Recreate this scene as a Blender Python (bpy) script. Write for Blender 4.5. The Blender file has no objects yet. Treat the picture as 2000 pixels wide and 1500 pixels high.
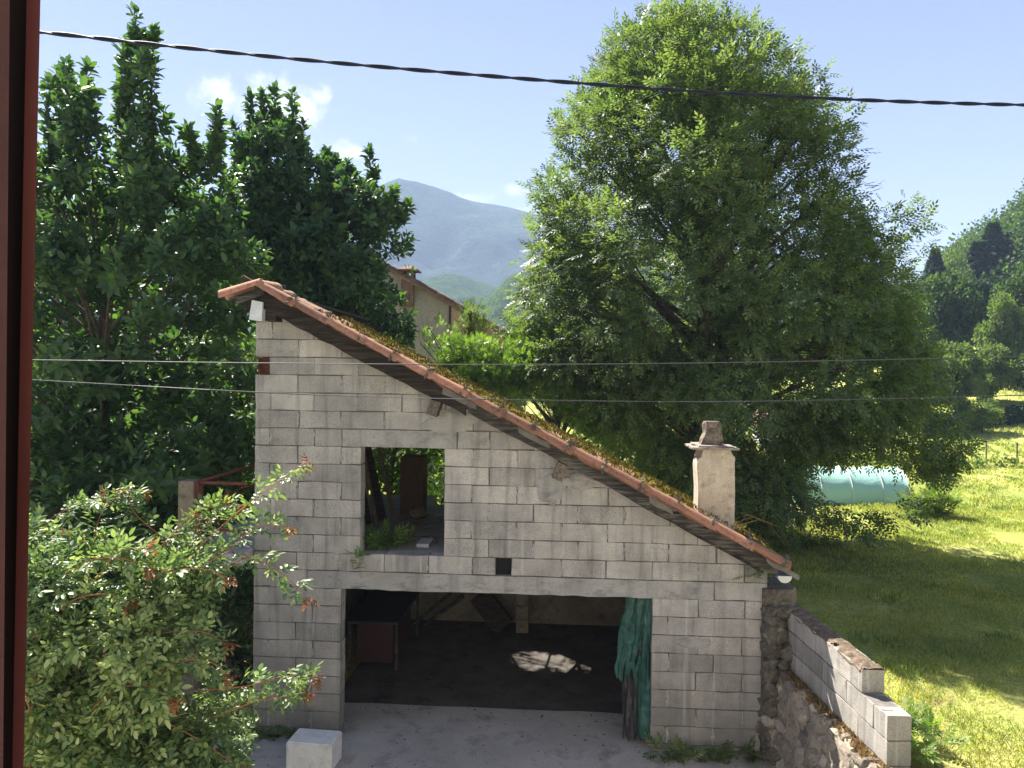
import bpy, bmesh, math, random
import numpy as np
from mathutils import Vector, Matrix, noise as mnoise
R = math.radians
rnd = random.Random(7)
rng = np.random.default_rng(7)
scn = bpy.context.scene
COL = scn.collection

# ---------------------------------------------------------------- camera
YAW, PITCH, ROLL, FPX = R(3.7), R(0.55), R(0.72), 1500.0
CAM = np.array([0.0, -8.7, 4.2])
fw = np.array([-math.sin(YAW)*math.cos(PITCH), math.cos(YAW)*math.cos(PITCH), -math.sin(PITCH)])
r0 = np.array([math.cos(YAW), math.sin(YAW), 0.0])
u0 = np.cross(r0, fw)
rt = math.cos(ROLL)*r0 + math.sin(ROLL)*u0
up = -math.sin(ROLL)*r0 + math.cos(ROLL)*u0
cam_d = bpy.data.cameras.new('camera')
cam_d.sensor_width = 36.0
cam_d.lens = 36.0*FPX/2000.0
cam_d.clip_start = 0.05
cam_d.clip_end = 6000
cam = bpy.data.objects.new('camera', cam_d)
COL.objects.link(cam)
cam.matrix_world = Matrix(((rt[0], up[0], -fw[0], CAM[0]), (rt[1], up[1], -fw[1], CAM[1]), (rt[2], up[2], -fw[2], CAM[2]), (0, 0, 0, 1)))
scn.camera = cam

def ray(px, py):
    return fw + rt*((px-1000)/FPX) + up*((750-py)/FPX)
def PY(px, py, y):            # point seen at px,py on the plane Y = y
    d = ray(px, py); return CAM + d*((y-CAM[1])/d[1])
def PZ(px, py, z):
    d = ray(px, py); return CAM + d*((z-CAM[2])/d[2])
def PD(px, py, dep):          # at a distance along the view axis
    return CAM + ray(px, py)*dep
def to_px(p):
    v = np.asarray(p, float) - CAM
    dz = v @ fw
    return 1000 + FPX*(v @ rt)/dz, 750 - FPX*(v @ up)/dz, dz

# ---------------------------------------------------------------- light
SUN_EL, SUN_FROM = R(49.5), R(-41)        # sun stands behind the building, to the left
sdir = Vector((math.sin(SUN_FROM)*math.cos(SUN_EL), math.cos(SUN_FROM)*math.cos(SUN_EL), math.sin(SUN_EL)))  # towards the sun
sun_d = bpy.data.lights.new('sun', 'SUN')
sun_d.energy = 5.0
sun_d.angle = R(0.53)
sun_d.color = (1.0, 0.94, 0.84)
sun = bpy.data.objects.new('sun', sun_d)
COL.objects.link(sun)
sun.rotation_euler = (-sdir).to_track_quat('-Z', 'Y').to_euler()
sun.location = (-20, 30, 40)

world = bpy.data.worlds.new('World')
scn.world = world
world.use_nodes = True
wn, wl = world.node_tree.nodes, world.node_tree.links
wn.clear()
wo = wn.new('ShaderNodeOutputWorld')
bg = wn.new('ShaderNodeBackground')
sky = wn.new('ShaderNodeTexSky')
sky.sky_type = 'NISHITA'
sky.sun_disc = False
sky.sun_elevation = SUN_EL
sky.sun_rotation = SUN_FROM
sky.altitude = 400
sky.air_density = 1.0
sky.dust_density = 0.1
sky.ozone_density = 1.6
bg.inputs['Strength'].default_value = 0.04
geo = wn.new('ShaderNodeTexCoord')
cl_noise = wn.new('ShaderNodeTexNoise')
cl_noise.inputs['Scale'].default_value = 24
cl_noise.inputs['Detail'].default_value = 7
cl_noise.inputs['Roughness'].default_value = 0.62
wl.new(geo.outputs['Generated'], cl_noise.inputs['Vector'])
acc = None
def vnorm(a): return a/np.linalg.norm(a)
# clouds: direction, horizontal half size, vertical half size, amount
for (cx, cy, hw, hh, am) in [(418, 180, 46, 40, 1.1), (565, 205, 100, 62, 1.15), (610, 290, 90, 34, .8), (480, 330, 60, 30, .8), (690, 298, 45, 18, .85), (800, 270, 40, 14, .4), (930, 388, 95, 18, 1.0),
                             (1010, 372, 40, 18, .8), (1030, 410, 60, 10, .9), (1730, 398, 75, 13, .62), (720, 372, 60, 18, .9), (970, 260, 20, 8, .4), (-300, 250, 200, 60, .9), (2600, 200, 260, 60, .7)]:
    c = vnorm(ray(cx, cy))
    sub = wn.new('ShaderNodeVectorMath'); sub.operation = 'SUBTRACT'
    wl.new(geo.outputs['Generated'], sub.inputs[0]); sub.inputs[1].default_value = tuple(c)
    mul = wn.new('ShaderNodeVectorMath'); mul.operation = 'MULTIPLY'
    wl.new(sub.outputs[0], mul.inputs[0]); mul.inputs[1].default_value = (FPX/hw, FPX/hw, FPX/hh)
    ln = wn.new('ShaderNodeVectorMath'); ln.operation = 'LENGTH'
    wl.new(mul.outputs[0], ln.inputs[0])
    mr = wn.new('ShaderNodeMapRange'); mr.interpolation_type = 'SMOOTHSTEP'
    mr.inputs['From Min'].default_value = 1.35; mr.inputs['From Max'].default_value = 0.0
    mr.inputs['To Min'].default_value = 0; mr.inputs['To Max'].default_value = am
    wl.new(ln.outputs['Value'], mr.inputs['Value'])
    if acc is None: acc = mr.outputs[0]
    else:
        mx = wn.new('ShaderNodeMath'); mx.operation = 'MAXIMUM'
        wl.new(acc, mx.inputs[0]); wl.new(mr.outputs[0], mx.inputs[1]); acc = mx.outputs[0]
ns = wn.new('ShaderNodeMapRange')
ns.inputs['From Min'].default_value = .40; ns.inputs['From Max'].default_value = .62
ns.inputs['To Min'].default_value = -.42; ns.inputs['To Max'].default_value = .42
ns.clamp = False
wl.new(cl_noise.outputs['Fac'], ns.inputs['Value'])
ad = wn.new('ShaderNodeMath'); ad.operation = 'ADD'
wl.new(acc, ad.inputs[0]); wl.new(ns.outputs[0], ad.inputs[1])
cmr = wn.new('ShaderNodeMapRange'); cmr.interpolation_type = 'SMOOTHSTEP'
cmr.inputs['From Min'].default_value = .30; cmr.inputs['From Max'].default_value = 1.25
wl.new(ad.outputs[0], cmr.inputs['Value'])
gate = wn.new('ShaderNodeMath'); gate.operation = 'MULTIPLY'
g2 = wn.new('ShaderNodeMath'); g2.operation = 'MULTIPLY'; g2.use_clamp = True; g2.inputs[1].default_value = 4
wl.new(acc, g2.inputs[0]); wl.new(g2.outputs[0], gate.inputs[0]); wl.new(cmr.outputs[0], gate.inputs[1])
cm = wn.new('ShaderNodeMix'); cm.data_type = 'RGBA'
tint = wn.new('ShaderNodeMix'); tint.data_type = 'RGBA'; tint.blend_type = 'MULTIPLY'; tint.inputs['Factor'].default_value = 1
wl.new(sky.outputs[0], tint.inputs['A']); tint.inputs['B'].default_value = (1.02, .80, .92, 1)
wl.new(gate.outputs[0], cm.inputs['Factor']); wl.new(tint.outputs['Result'], cm.inputs['A'])
CLOUD = 7.2
cm.inputs['B'].default_value = (CLOUD, CLOUD, CLOUD*1.01, 1)
wl.new(cm.outputs['Result'], bg.inputs['Color'])
wl.new(bg.outputs[0], wo.inputs[0])

vs = scn.view_settings
vs.view_transform = 'Standard'; vs.look = 'None'; vs.exposure = 2.12; vs.gamma = 1; vs.use_curve_mapping = False
scn.cycles.use_denoising = True
scn.cycles.max_bounces = 8
scn.cycles.diffuse_bounces = 4
scn.cycles.transmission_bounces = 6
scn.cycles.transparent_max_bounces = 8
scn.cycles.volume_bounces = 0
scn.cycles.sample_clamp_indirect = 6

# ---------------------------------------------------------------- helpers
def place(name, me, mat, parent=None, smooth=False, kind=None, mw=None):
    o = bpy.data.objects.new(name, me); COL.objects.link(o)
    if mat is not None and len(me.materials) == 0:
        for m in (mat if isinstance(mat, (list, tuple)) else [mat]): me.materials.append(m)
    if parent is not None:
        o.parent = parent
        o.matrix_parent_inverse = WM[parent].inverted()
    if mw is not None: o.matrix_basis = mw
    WM[o] = Matrix(mw) if mw is not None else Matrix.Identity(4)
    if kind: o['kind'] = kind
    if smooth: me.shade_smooth()
    return o
WM = {}
def thing(name, label, cat, loc=(0, 0, 0), group=None):
    o = bpy.data.objects.new(name, None); COL.objects.link(o)
    o.location = loc; o.empty_display_size = .2
    WM[o] = Matrix.Translation(loc)
    o['label'] = label; o['category'] = cat
    if group: o['group'] = group
    return o
def tag(o, label, cat, group=None):
    o['label'] = label; o['category'] = cat
    if group: o['group'] = group
    return o
def npmesh(name, V, F):
    V = np.ascontiguousarray(V, np.float32); F = np.ascontiguousarray(F, np.int32)
    me = bpy.data.meshes.new(name)
    n, k = F.shape
    me.vertices.add(len(V)); me.vertices.foreach_set('co', V.ravel())
    me.loops.add(n*k); me.loops.foreach_set('vertex_index', F.ravel())
    me.polygons.add(n); me.polygons.foreach_set('loop_start', np.arange(0, n*k, k, dtype=np.int32))
    try: me.polygons.foreach_set('loop_total', np.full(n, k, np.int32))
    except Exception: pass
    me.update(calc_edges=True)
    return me

class MB:
    def __init__(s): s.v = []; s.f = []; s.m = []
    def add(s, V, F, mi=0):
        b = len(s.v); s.v += [tuple(map(float, p)) for p in V]
        for f in F: s.f.append(tuple(b+i for i in f)); s.m.append(mi)
        return s
    def box(s, lo, hi, mi=0):
        x0, y0, z0 = lo; x1, y1, z1 = hi
        return s.add([(x0,y0,z0),(x1,y0,z0),(x1,y1,z0),(x0,y1,z0),(x0,y0,z1),(x1,y0,z1),(x1,y1,z1),(x0,y1,z1)],
                     [(0,3,2,1),(4,5,6,7),(0,1,5,4),(1,2,6,5),(2,3,7,6),(3,0,4,7)], mi)
    def beam(s, a, b, w, h, upv=(0, 0, 1), mi=0, w2=None, h2=None):      # box section w x h from a to b
        a = Vector(a); b = Vector(b); d = (b-a).normalized(); u = Vector(upv); sd = d.cross(u).normalized(); u = sd.cross(d)
        w2 = w2 or w; h2 = h2 or h; V = []
        for p, ww, hh in ((a, w, h), (b, w2, h2)):
            for i, j in ((-1,-1),(1,-1),(1,1),(-1,1)): V.append(p+sd*(i*ww/2)+u*(j*hh/2))
        return s.add(V, [(0,3,2,1),(4,5,6,7),(0,1,5,4),(1,2,6,5),(2,3,7,6),(3,0,4,7)], mi)
    def tube(s, pts, rad, n=8, mi=0, cap=True):
        pts = [Vector(p) for p in pts]
        if not hasattr(rad, '__len__'): rad = [rad]*len(pts)
        V = []; F = []; pu = None
        for i, p in enumerate(pts):
            d = (pts[min(i+1, len(pts)-1)]-pts[max(i-1, 0)]).normalized()
            if pu is None: pu = d.orthogonal().normalized()
            pu = (pu - d*pu.dot(d))
            pu = pu.normalized() if pu.length > 1e-6 else d.orthogonal().normalized()
            w = d.cross(pu)
            for k in range(n):
                a = 2*math.pi*k/n; V.append(p+pu*(math.cos(a)*rad[i])+w*(math.sin(a)*rad[i]))
        for i in range(len(pts)-1):
            for k in range(n):
                F.append((i*n+k, i*n+(k+1) % n, (i+1)*n+(k+1) % n, (i+1)*n+k))
        if cap: F.append(tuple(range(n-1, -1, -1))); F.append(tuple(range((len(pts)-1)*n, len(pts)*n)))
        return s.add(V, F, mi)
    def prism(s, poly, y0, y1, mi=0, inset=0.0, depth=0.0):      # polygon in XZ (counter-clockwise seen from -Y), front at y0
        n = len(poly); c = np.mean(poly, 0); V = []; F = []
        if inset:
            for p in poly:
                d = c-p; L = np.linalg.norm(d)+1e-9; q = p+d/L*min(inset, L*.3); V.append((q[0], y0, q[1]))
            for p in poly: V.append((p[0], y0+depth, p[1]))
            for p in poly: V.append((p[0], y1, p[1]))
            rings = 3
        else:
            for p in poly: V.append((p[0], y0, p[1]))
            for p in poly: V.append((p[0], y1, p[1]))
            rings = 2
        F.append(tuple(range(n)))
        for r in range(rings-1):
            for i in range(n):
                j = (i+1) % n; F.append((r*n+j, r*n+i, (r+1)*n+i, (r+1)*n+j))
        F.append(tuple(range(rings*n-1, (rings-1)*n-1, -1)))
        return s.add(V, F, mi)
    def mesh(s, name):
        me = bpy.data.meshes.new(name); me.from_pydata(s.v, [], s.f)
        if any(s.m): me.polygons.foreach_set('material_index', s.m)
        me.update(); return me
    def build(s, name, mat, parent=None, smooth=False, kind=None, label=None):
        o = place(name, s.mesh(name), mat, parent, smooth, kind)
        if label: o['label'] = label
        return o
def struct(o): o['kind'] = 'structure'; return o

# ---------------------------------------------------------------- materials
def mat(name):
    m = bpy.data.materials.new(name); m.use_nodes = True
    nt = m.node_tree; b = nt.nodes['Principled BSDF']
    return m, nt, b
def N(nt, t, **kw):
    n = nt.nodes.new(t)
    for k, v in kw.items():
        if k in n.inputs: n.inputs[k].default_value = v
        else: setattr(n, k, v)
    return n
def ramp(nt, src, stops):
    r = nt.nodes.new('ShaderNodeValToRGB'); nt.links.new(src, r.inputs[0])
    e = r.color_ramp.elements
    while len(e) < len(stops): e.new(.5)
    for i, (p, c) in enumerate(stops): e[i].position = p; e[i].color = (*c, 1) if len(c) == 3 else c
    return r.outputs[0]
def mixc(nt, fac, a, b, mode='MIX'):
    m = nt.nodes.new('ShaderNodeMix'); m.data_type = 'RGBA'; m.blend_type = mode
    for s, v in ((m.inputs['Factor'], fac), (m.inputs['A'], a), (m.inputs['B'], b)):
        if isinstance(v, bpy.types.NodeSocket): nt.links.new(v, s)
        elif hasattr(v, '__len__'): s.default_value = (*v, 1)
        else: s.default_value = v
    return m.outputs['Result']
def wpos(nt, scale=(1, 1, 1)):
    g = nt.nodes.new('ShaderNodeNewGeometry')
    if scale == (1, 1, 1): return g.outputs['Position']
    v = nt.nodes.new('ShaderNodeVectorMath'); v.operation = 'MULTIPLY'; nt.links.new(g.outputs['Position'], v.inputs[0]); v.inputs[1].default_value = scale
    return v.outputs[0]
def noise(nt, scale, vec=None, detail=5, rough=.6, dist=0):
    n = nt.nodes.new('ShaderNodeTexNoise'); n.inputs['Scale'].default_value = scale; n.inputs['Detail'].default_value = detail
    n.inputs['Roughness'].default_value = rough; n.inputs['Distortion'].default_value = dist
    if vec is not None: nt.links.new(vec, n.inputs['Vector'])
    return n.outputs['Fac']
def mapr(nt, v, a, b, c=0, d=1):
    m = nt.nodes.new('ShaderNodeMapRange'); nt.links.new(v, m.inputs[0])
    for i, x in zip((1, 2, 3, 4), (a, b, c, d)): m.inputs[i].default_value = x
    return m.outputs[0]
def bump(nt, b, h, strength=.5, dist=.01, prev=None):
    n = nt.nodes.new('ShaderNodeBump'); n.inputs['Strength'].default_value = strength; n.inputs['Distance'].default_value = dist
    nt.links.new(h, n.inputs['Height'])
    if prev: nt.links.new(prev, n.inputs['Normal'])
    nt.links.new(n.outputs[0], b.inputs['Normal']); return n.outputs[0]
def lk(nt, a, b): nt.links.new(a, b)
def objrnd(nt): return nt.nodes.new('ShaderNodeObjectInfo').outputs['Random']

def rough_mat(name, c1, c2, scale=3, c3=None, fine=60, bs=.4, bd=.006, rough=.9, stain=None, vscale=(1, 1, 1), per=0.0, rand=0.0):
    m, nt, b = mat(name); p = wpos(nt, vscale)
    f = noise(nt, scale, p, 6, .65)
    col = ramp(nt, f, [(.3, c1), (.7, c2)])
    fn = noise(nt, fine, wpos(nt), 4, .7)
    col = mixc(nt, .6, col, ramp(nt, fn, [(.3, (.62, .62, .62)), (.72, (1.15, 1.15, 1.15))]), 'MULTIPLY')
    if c3: col = mixc(nt, mapr(nt, noise(nt, scale*2.3, p, 6, .7), .52, .68), col, c3)
    if stain:
        col = mixc(nt, mapr(nt, noise(nt, .9, wpos(nt, (5, 5, .7)), 5, .6), .5, .72, 0, stain[1]), col, stain[0])
    if rand:
        col = mixc(nt, 1.0, col, ramp(nt, objrnd(nt), [(0, (1-rand,)*3), (.5, (1, 1, 1)), (1, (1+rand*.7, 1+rand*.66, 1+rand*.6))]), 'MULTIPLY')
    lk(nt, col, b.inputs['Base Color']); b.inputs['Roughness'].default_value = rough
    b.inputs['Specular IOR Level'].default_value = .25
    h = mixc(nt, .35, fn, noise(nt, fine*.22, wpos(nt), 5, .6))
    bump(nt, b, h, bs, bd)
    return m

def block_mat(name, tint=1.0, warm=1.0):
    m, nt, b = mat(name); p = wpos(nt)
    base = ramp(nt, objrnd(nt), [(0, (.285*tint, .271*tint, .254*tint*warm)), (.3, (.33*tint, .313*tint, .292*tint*warm)), (.7, (.375*tint, .355*tint, .33*tint*warm)), (1, (.43*tint, .405*tint, .372*tint*warm))])
    cloud = noise(nt, 2.2, p, 5, .6)
    col = mixc(nt, .75, base, ramp(nt, cloud, [(.3, (.52, .52, .53)), (.7, (1.32, 1.30, 1.26))]), 'MULTIPLY')
    pit = noise(nt, 120, p, 3, .75)
    col = mixc(nt, .75, col, ramp(nt, pit, [(.36, (.30, .29, .28)), (.48, (.95, .95, .95)), (.75, (1.22, 1.22, 1.22))]), 'MULTIPLY')
    st = noise(nt, 1.0, wpos(nt, (9, 9, .8)), 5, .55)
    col = mixc(nt, mapr(nt, st, .52, .72, 0, .65), col, (.13, .125, .115))
    wh = noise(nt, 1.0, wpos(nt, (13, 13, .55)), 4, .5)
    sx = nt.nodes.new('ShaderNodeSeparateXYZ'); lk(nt, p, sx.inputs[0])
    low = mapr(nt, sx.outputs['Z'], 2.6, 1.8, .1, .7)
    mm = nt.nodes.new('ShaderNodeMath'); mm.operation = 'MULTIPLY'; lk(nt, mapr(nt, wh, .60, .68), mm.inputs[0]); lk(nt, low, mm.inputs[1])
    col = mixc(nt, mm.outputs[0], col, (.5, .49, .47))
    # darker and browner towards the ground
    dm = nt.nodes.new('ShaderNodeMath'); dm.operation = 'MULTIPLY'
    lk(nt, mapr(nt, sx.outputs['Z'], 1.9, 0.0, 0, .75), dm.inputs[0]); lk(nt, mapr(nt, noise(nt, 1.7, p, 5, .6), .3, .7, .5, 1.2), dm.inputs[1])
    col = mixc(nt, dm.outputs[0], col, (.15, .142, .128))
    # lichen / moss blotches, sparse
    col = mixc(nt, mapr(nt, noise(nt, 5, p, 7, .75), .58, .70, 0, .6), col, (.15, .14, .115))
    lk(nt, col, b.inputs['Base Color']); b.inputs['Roughness'].default_value = .95; b.inputs['Specular IOR Level'].default_value = .15
    h = mixc(nt, .5, pit, noise(nt, 28, p, 6, .7))
    bump(nt, b, h, .8, .010)
    return m
M = {}
M['block'] = block_mat('block', 1.12)
M['block_beige'] = block_mat('block_pale', 1.12, .98)  # slightly yellower block colour for the low block wall
M['mortar'] = rough_mat('mortar', (.11, .10, .09), (.22, .20, .18), 9, fine=90, bd=.012)
M['lintel'] = rough_mat('lintel', (.27, .26, .245), (.42, .40, .37), 1.6, (.17, .165, .16), 70, .6, .010, .92, ((.15, .145, .14), .75), (1, 1, 2.2))
M['yard'] = rough_mat('yard_concrete', (.33, .31, .285), (.50, .465, .43), 1.1, (.23, .215, .20), 45, .5, .008, .9)
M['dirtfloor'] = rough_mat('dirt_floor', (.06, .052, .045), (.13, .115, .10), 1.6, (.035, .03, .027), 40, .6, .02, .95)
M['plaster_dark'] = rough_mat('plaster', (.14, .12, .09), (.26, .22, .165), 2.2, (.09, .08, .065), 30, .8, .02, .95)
M['render_wall'] = rough_mat('chimney_render', (.43, .36, .29), (.60, .52, .42), 4, (.30, .25, .20), 50, .9, .014, .95, ((.22, .18, .14), .7))
M['own_plaster'] = rough_mat('pale_plaster', (.56, .535, .49), (.66, .635, .59), 1.5, None, 40, .4, .006, .9)
M['stucco_grey'] = rough_mat('stucco_grey', (.32, .275, .255), (.44, .385, .36), 1.2, (.28, .23, .20), 12, .5, .02, .95, ((.26, .21, .17), .4))
M['stucco_pink'] = rough_mat('stucco_pink', (.48, .31, .24), (.58, .40, .31), .8, None, 12, .4, .01, .95)
M['tile'] = rough_mat('terracotta', (.30, .135, .085), (.43, .215, .135), 7, (.15, .105, .07), 45, .6, .008, .88, None, (1, 1, 1), rand=.34)
M['tile_old'] = rough_mat('terracotta_old', (.20, .13, .08), (.42, .23, .14), 7, (.14, .13, .06), 40, .7, .010, .92, None, (1, 1, 1), rand=.3)
M['tile_far'] = rough_mat('terracotta_far', (.12, .075, .055), (.27, .15, .10), 3, (.09, .07, .06), 10, .6, .02, .9, rand=.3)
M['slate'] = rough_mat('stone_slab', (.18, .15, .125), (.38, .33, .28), 9, (.10, .09, .08), 50, .9, .012, .95)
M['top_stone'] = rough_mat('sooty_stone', (.06, .045, .035), (.30, .24, .19), 12, (.05, .04, .035), 40, 1, .03, .95)
M['stone'] = rough_mat('rubble_stone', (.20, .165, .13), (.43, .37, .30), 6, (.11, .095, .08), 35, 1.0, .02, .95, rand=.45)
M['stone_mortar'] = rough_mat('lime_mortar', (.20, .165, .125), (.42, .355, .28), 5, (.07, .06, .05), 30, 1.0, .03, .97)
M['rock_dark'] = rough_mat('mossy_rubble', (.055, .048, .038), (.17, .15, .115), 9, (.24, .21, .16), 30, 1.0, .03, .97)
M['zinc'], nt, b = mat('zinc'); b.inputs['Base Color'].default_value = (.36, .40, .43, 1); b.inputs['Metallic'].default_value = .4; b.inputs['Roughness'].default_value = .5
bump(nt, b, noise(nt, 30, wpos(nt)), .2, .003)
M['plastic'], nt, b = mat('clear_gutter'); b.inputs['Base Color'].default_value = (.55, .56, .55, 1); b.inputs['Roughness'].default_value = .45
M['polystyrene'] = rough_mat('white_block', (.66, .65, .63), (.80, .79, .77), 4, (.50, .49, .46), 120, .5, .004, .8)
M['board_light'] = rough_mat('board_end', (.50, .52, .54), (.64, .66, .68), 9, None, 60, .3, .003, .7)
def wood_mat(name, c1, c2, c3, axis=(1, 1, 1), rough=.9):
    m, nt, b = mat(name); p = wpos(nt, axis)
    f = noise(nt, 6, p, 7, .65, .4)
    col = ramp(nt, f, [(.3, c1), (.5, c2), (.75, c3)])
    col = mixc(nt, 1, col, ramp(nt, objrnd(nt), [(0, (.75, .75, .75)), (1, (1.2, 1.17, 1.12))]), 'MULTIPLY')
    lk(nt, col, b.inputs['Base Color']); b.inputs['Roughness'].default_value = rough; b.inputs['Specular IOR Level'].default_value = .2
    bump(nt, b, f, .8, .012); return m
AX = (.55, 8, 6)
M['wood'] = wood_mat('weathered_wood', (.012, .0105, .0095), (.042, .038, .034), (.17, .16, .145), AX)
M['wood_dark'] = wood_mat('dark_wood', (.010, .008, .007), (.035, .027, .021), (.10, .08, .062), AX)  # darkest of the wood colours
M['wood_end'] = wood_mat('beam_end', (.05, .04, .035), (.12, .10, .085), (.24, .21, .18), (8, 8, 8))
M['wood_plank'] = wood_mat('plank', (.10, .075, .05), (.18, .14, .095), (.26, .21, .15), (8, 8, 1))
M['wood_box'] = wood_mat('chipboard', (.11, .068, .038), (.15, .095, .055), (.19, .125, .075), (6, 6, 1.5))
M['redbox'], nt, b = mat('dark_red_panel'); b.inputs['Base Color'].default_value = (.035, .010, .007, 1); b.inputs['Roughness'].default_value = .8
M['blackish'], nt, b = mat('black_cover'); b.inputs['Base Color'].default_value = (.015, .016, .018, 1); b.inputs['Roughness'].default_value = .7
bump(nt, b, noise(nt, 9, wpos(nt)), .6, .03)
M['void'], nt, b = mat('hole_shade'); b.inputs['Base Color'].default_value = (.012, .011, .010, 1); b.inputs['Roughness'].default_value = 1  # near-black colour standing in for shade inside the wall hole
M['rust'] = rough_mat('rusty_paint', (.12, .035, .022), (.19, .06, .04), 8, (.10, .04, .025), 60, .5, .003, .75)
M['rusty_iron'] = rough_mat('rusty_iron', (.03, .012, .009), (.13, .04, .022), 14, None, 60, .8, .01, .9)
M['cable'], nt, b = mat('cable'); b.inputs['Specular IOR Level'].default_value = .1; b.inputs['Base Color'].default_value = (.016, .019, .030, 1); b.inputs['Roughness'].default_value = .6
M['wire'], nt, b = mat('wire'); b.inputs['Base Color'].default_value = (.03, .032, .038, 1); b.inputs['Roughness'].default_value = .6
def paint_mat():
    m, nt, b = mat('red_window_paint'); p = wpos(nt)
    f = noise(nt, 9, wpos(nt, (1, 1, .4)), 5, .6)
    lk(nt, ramp(nt, f, [(.3, (.07, .018, .018)), (.7, (.105, .03, .028))]), b.inputs['Base Color'])
    b.inputs['Roughness'].default_value = .38; bump(nt, b, noise(nt, 60, p), .25, .002)
    return m
M['paint'] = paint_mat()
M['paint_dark'] = rough_mat('dimmed_red_paint', (.035, .007, .008), (.055, .012, .012), 6, None, 60, .2, .002, .5)  # same red paint, darkened to tone down the light on the outer rail
M['groove_shade'], nt, b = mat('dark_groove'); b.inputs['Base Color'].default_value = (.008, .004, .004, 1); b.inputs['Roughness'].default_value = .8  # near-black colour painted in as the shade of the frame groove
def tarp_mat():
    m, nt, b = mat('green_tarpaulin'); p = wpos(nt)
    f = noise(nt, 5, p, 6, .65)
    col = ramp(nt, f, [(.3, (.008, .045, .036)), (.55, (.014, .085, .068)), (.78, (.07, .17, .14))])
    lk(nt, col, b.inputs['Base Color']); b.inputs['Roughness'].default_value = .5
    bump(nt, b, noise(nt, 90, p), .3, .002); return m
M['tarp'] = tarp_mat()
M['tarp_black'], nt, b = mat('black_tarpaulin'); lk(nt, ramp(nt, noise(nt, 8, wpos(nt, (5, 5, 1))), [(.35, (.012, .012, .013)), (.7, (.07, .07, .075))]), b.inputs['Base Color']); b.inputs['Roughness'].default_value = .6
M['tunnel'], nt, b = mat('pale_green_sheet'); b.inputs['Base Color'].default_value = (.34, .58, .50, 1); b.inputs['Roughness'].default_value = .45
bump(nt, b, noise(nt, 3, wpos(nt)), .4, .06)
M['white_wall'] = rough_mat('white_wall', (.55, .58, .62), (.68, .70, .74), 1, None, 8, .2, .01)

def leaf_mat(name, cols, trans=.45, tcol=None, rough=.45, spec=.4):
    m, nt, b = mat(name)
    g = nt.nodes.new('ShaderNodeNewGeometry')
    n = len(cols)
    col = ramp(nt, g.outputs['Random Per Island'], [(i/(n-1) if n > 1 else 0, c) for i, c in enumerate(cols)])
    big = noise(nt, .9, g.outputs['Position'], 3, .5)
    col = mixc(nt, .8, col, ramp(nt, big, [(.32, (.66, .74, .72)), (.68, (1.22, 1.14, .95))]), 'MULTIPLY')
    lk(nt, col, b.inputs['Base Color']); b.inputs['Roughness'].default_value = rough; b.inputs['Specular IOR Level'].default_value = spec
    t = nt.nodes.new('ShaderNodeBsdfTranslucent')
    tc = mixc(nt, 1.0, col, tcol or (1.35, 1.55, .55), 'MULTIPLY'); lk(nt, tc, t.inputs['Color'])
    mx = nt.nodes.new('ShaderNodeMixShader'); mx.inputs[0].default_value = trans
    lk(nt, b.outputs[0], mx.inputs[1]); lk(nt, t.outputs[0], mx.inputs[2])
    out = nt.nodes['Material Output']; lk(nt, mx.outputs[0], out.inputs['Surface'])
    return m
M['leaf_magnolia'] = leaf_mat('magnolia_leaf', [(.042, .085, .045), (.062, .12, .052), (.10, .175, .06)], .38, rough=.48, spec=.35)
M['leaf_ash'] = leaf_mat('ash_leaf', [(.075, .125, .052), (.11, .17, .065), (.18, .225, .10)], .46, (1.35, 1.4, .65), rough=.5, spec=.4)
M['leaf_rose'] = leaf_mat('rose_leaf', [(.06, .115, .05), (.11, .18, .07), (.20, .28, .11), (.32, .37, .18)], .38, (1.25, 1.35, .7), rough=.5, spec=.5)
M['leaf_red'] = leaf_mat('young_red_leaf', [(.20, .055, .035), (.24, .10, .04), (.25, .17, .06)], .35, (1.3, 1.1, .7))
M['leaf_shrub'] = leaf_mat('shrub_leaf', [(.10, .18, .04), (.14, .22, .05), (.18, .26, .065)], .5, (1.3, 1.45, .6))
M['leaf_forest'] = leaf_mat('forest_leaf', [(.045, .085, .032), (.065, .11, .04), (.09, .14, .05)], .35, rough=.6, spec=.2)
M['leaf_forest_pale'] = leaf_mat('pale_forest_leaf', [(.10, .16, .05), (.13, .19, .06), (.17, .20, .07)], .4, rough=.6, spec=.2)
M['leaf_conifer'] = leaf_mat('conifer_needles', [(.022, .05, .028), (.03, .065, .034), (.04, .08, .04)], .12, rough=.7, spec=.15)
M['grass'] = leaf_mat('grass_blade', [(.22, .30, .07), (.31, .38, .10), (.42, .45, .14), (.58, .50, .24)], .4, (1.2, 1.25, .6), .6, .2)
M['tuft'] = leaf_mat('tuft_blade', [(.10, .19, .05), (.15, .25, .06), (.24, .31, .09)], .4, (1.2, 1.25, .6), .6, .2)
M['litter'] = leaf_mat('leaf_litter', [(.04, .03, .02), (.12, .08, .05), (.22, .17, .11)], .1, (1, 1, 1), .9, .1)
M['dry'] = leaf_mat('dry_plants', [(.16, .10, .05), (.24, .17, .08), (.30, .22, .12)], .25, (1.1, 1, .8), .8, .1)
M['bark'] = rough_mat('bark', (.045, .036, .028), (.12, .10, .08), 8, None, 25, 1, .03, .95, None, (3, 3, .6))
M['stem'] = rough_mat('green_stem', (.10, .09, .04), (.20, .14, .07), 8)
M['stem_red'] = rough_mat('red_stem', (.30, .09, .06), (.38, .15, .09), 8)
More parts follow.
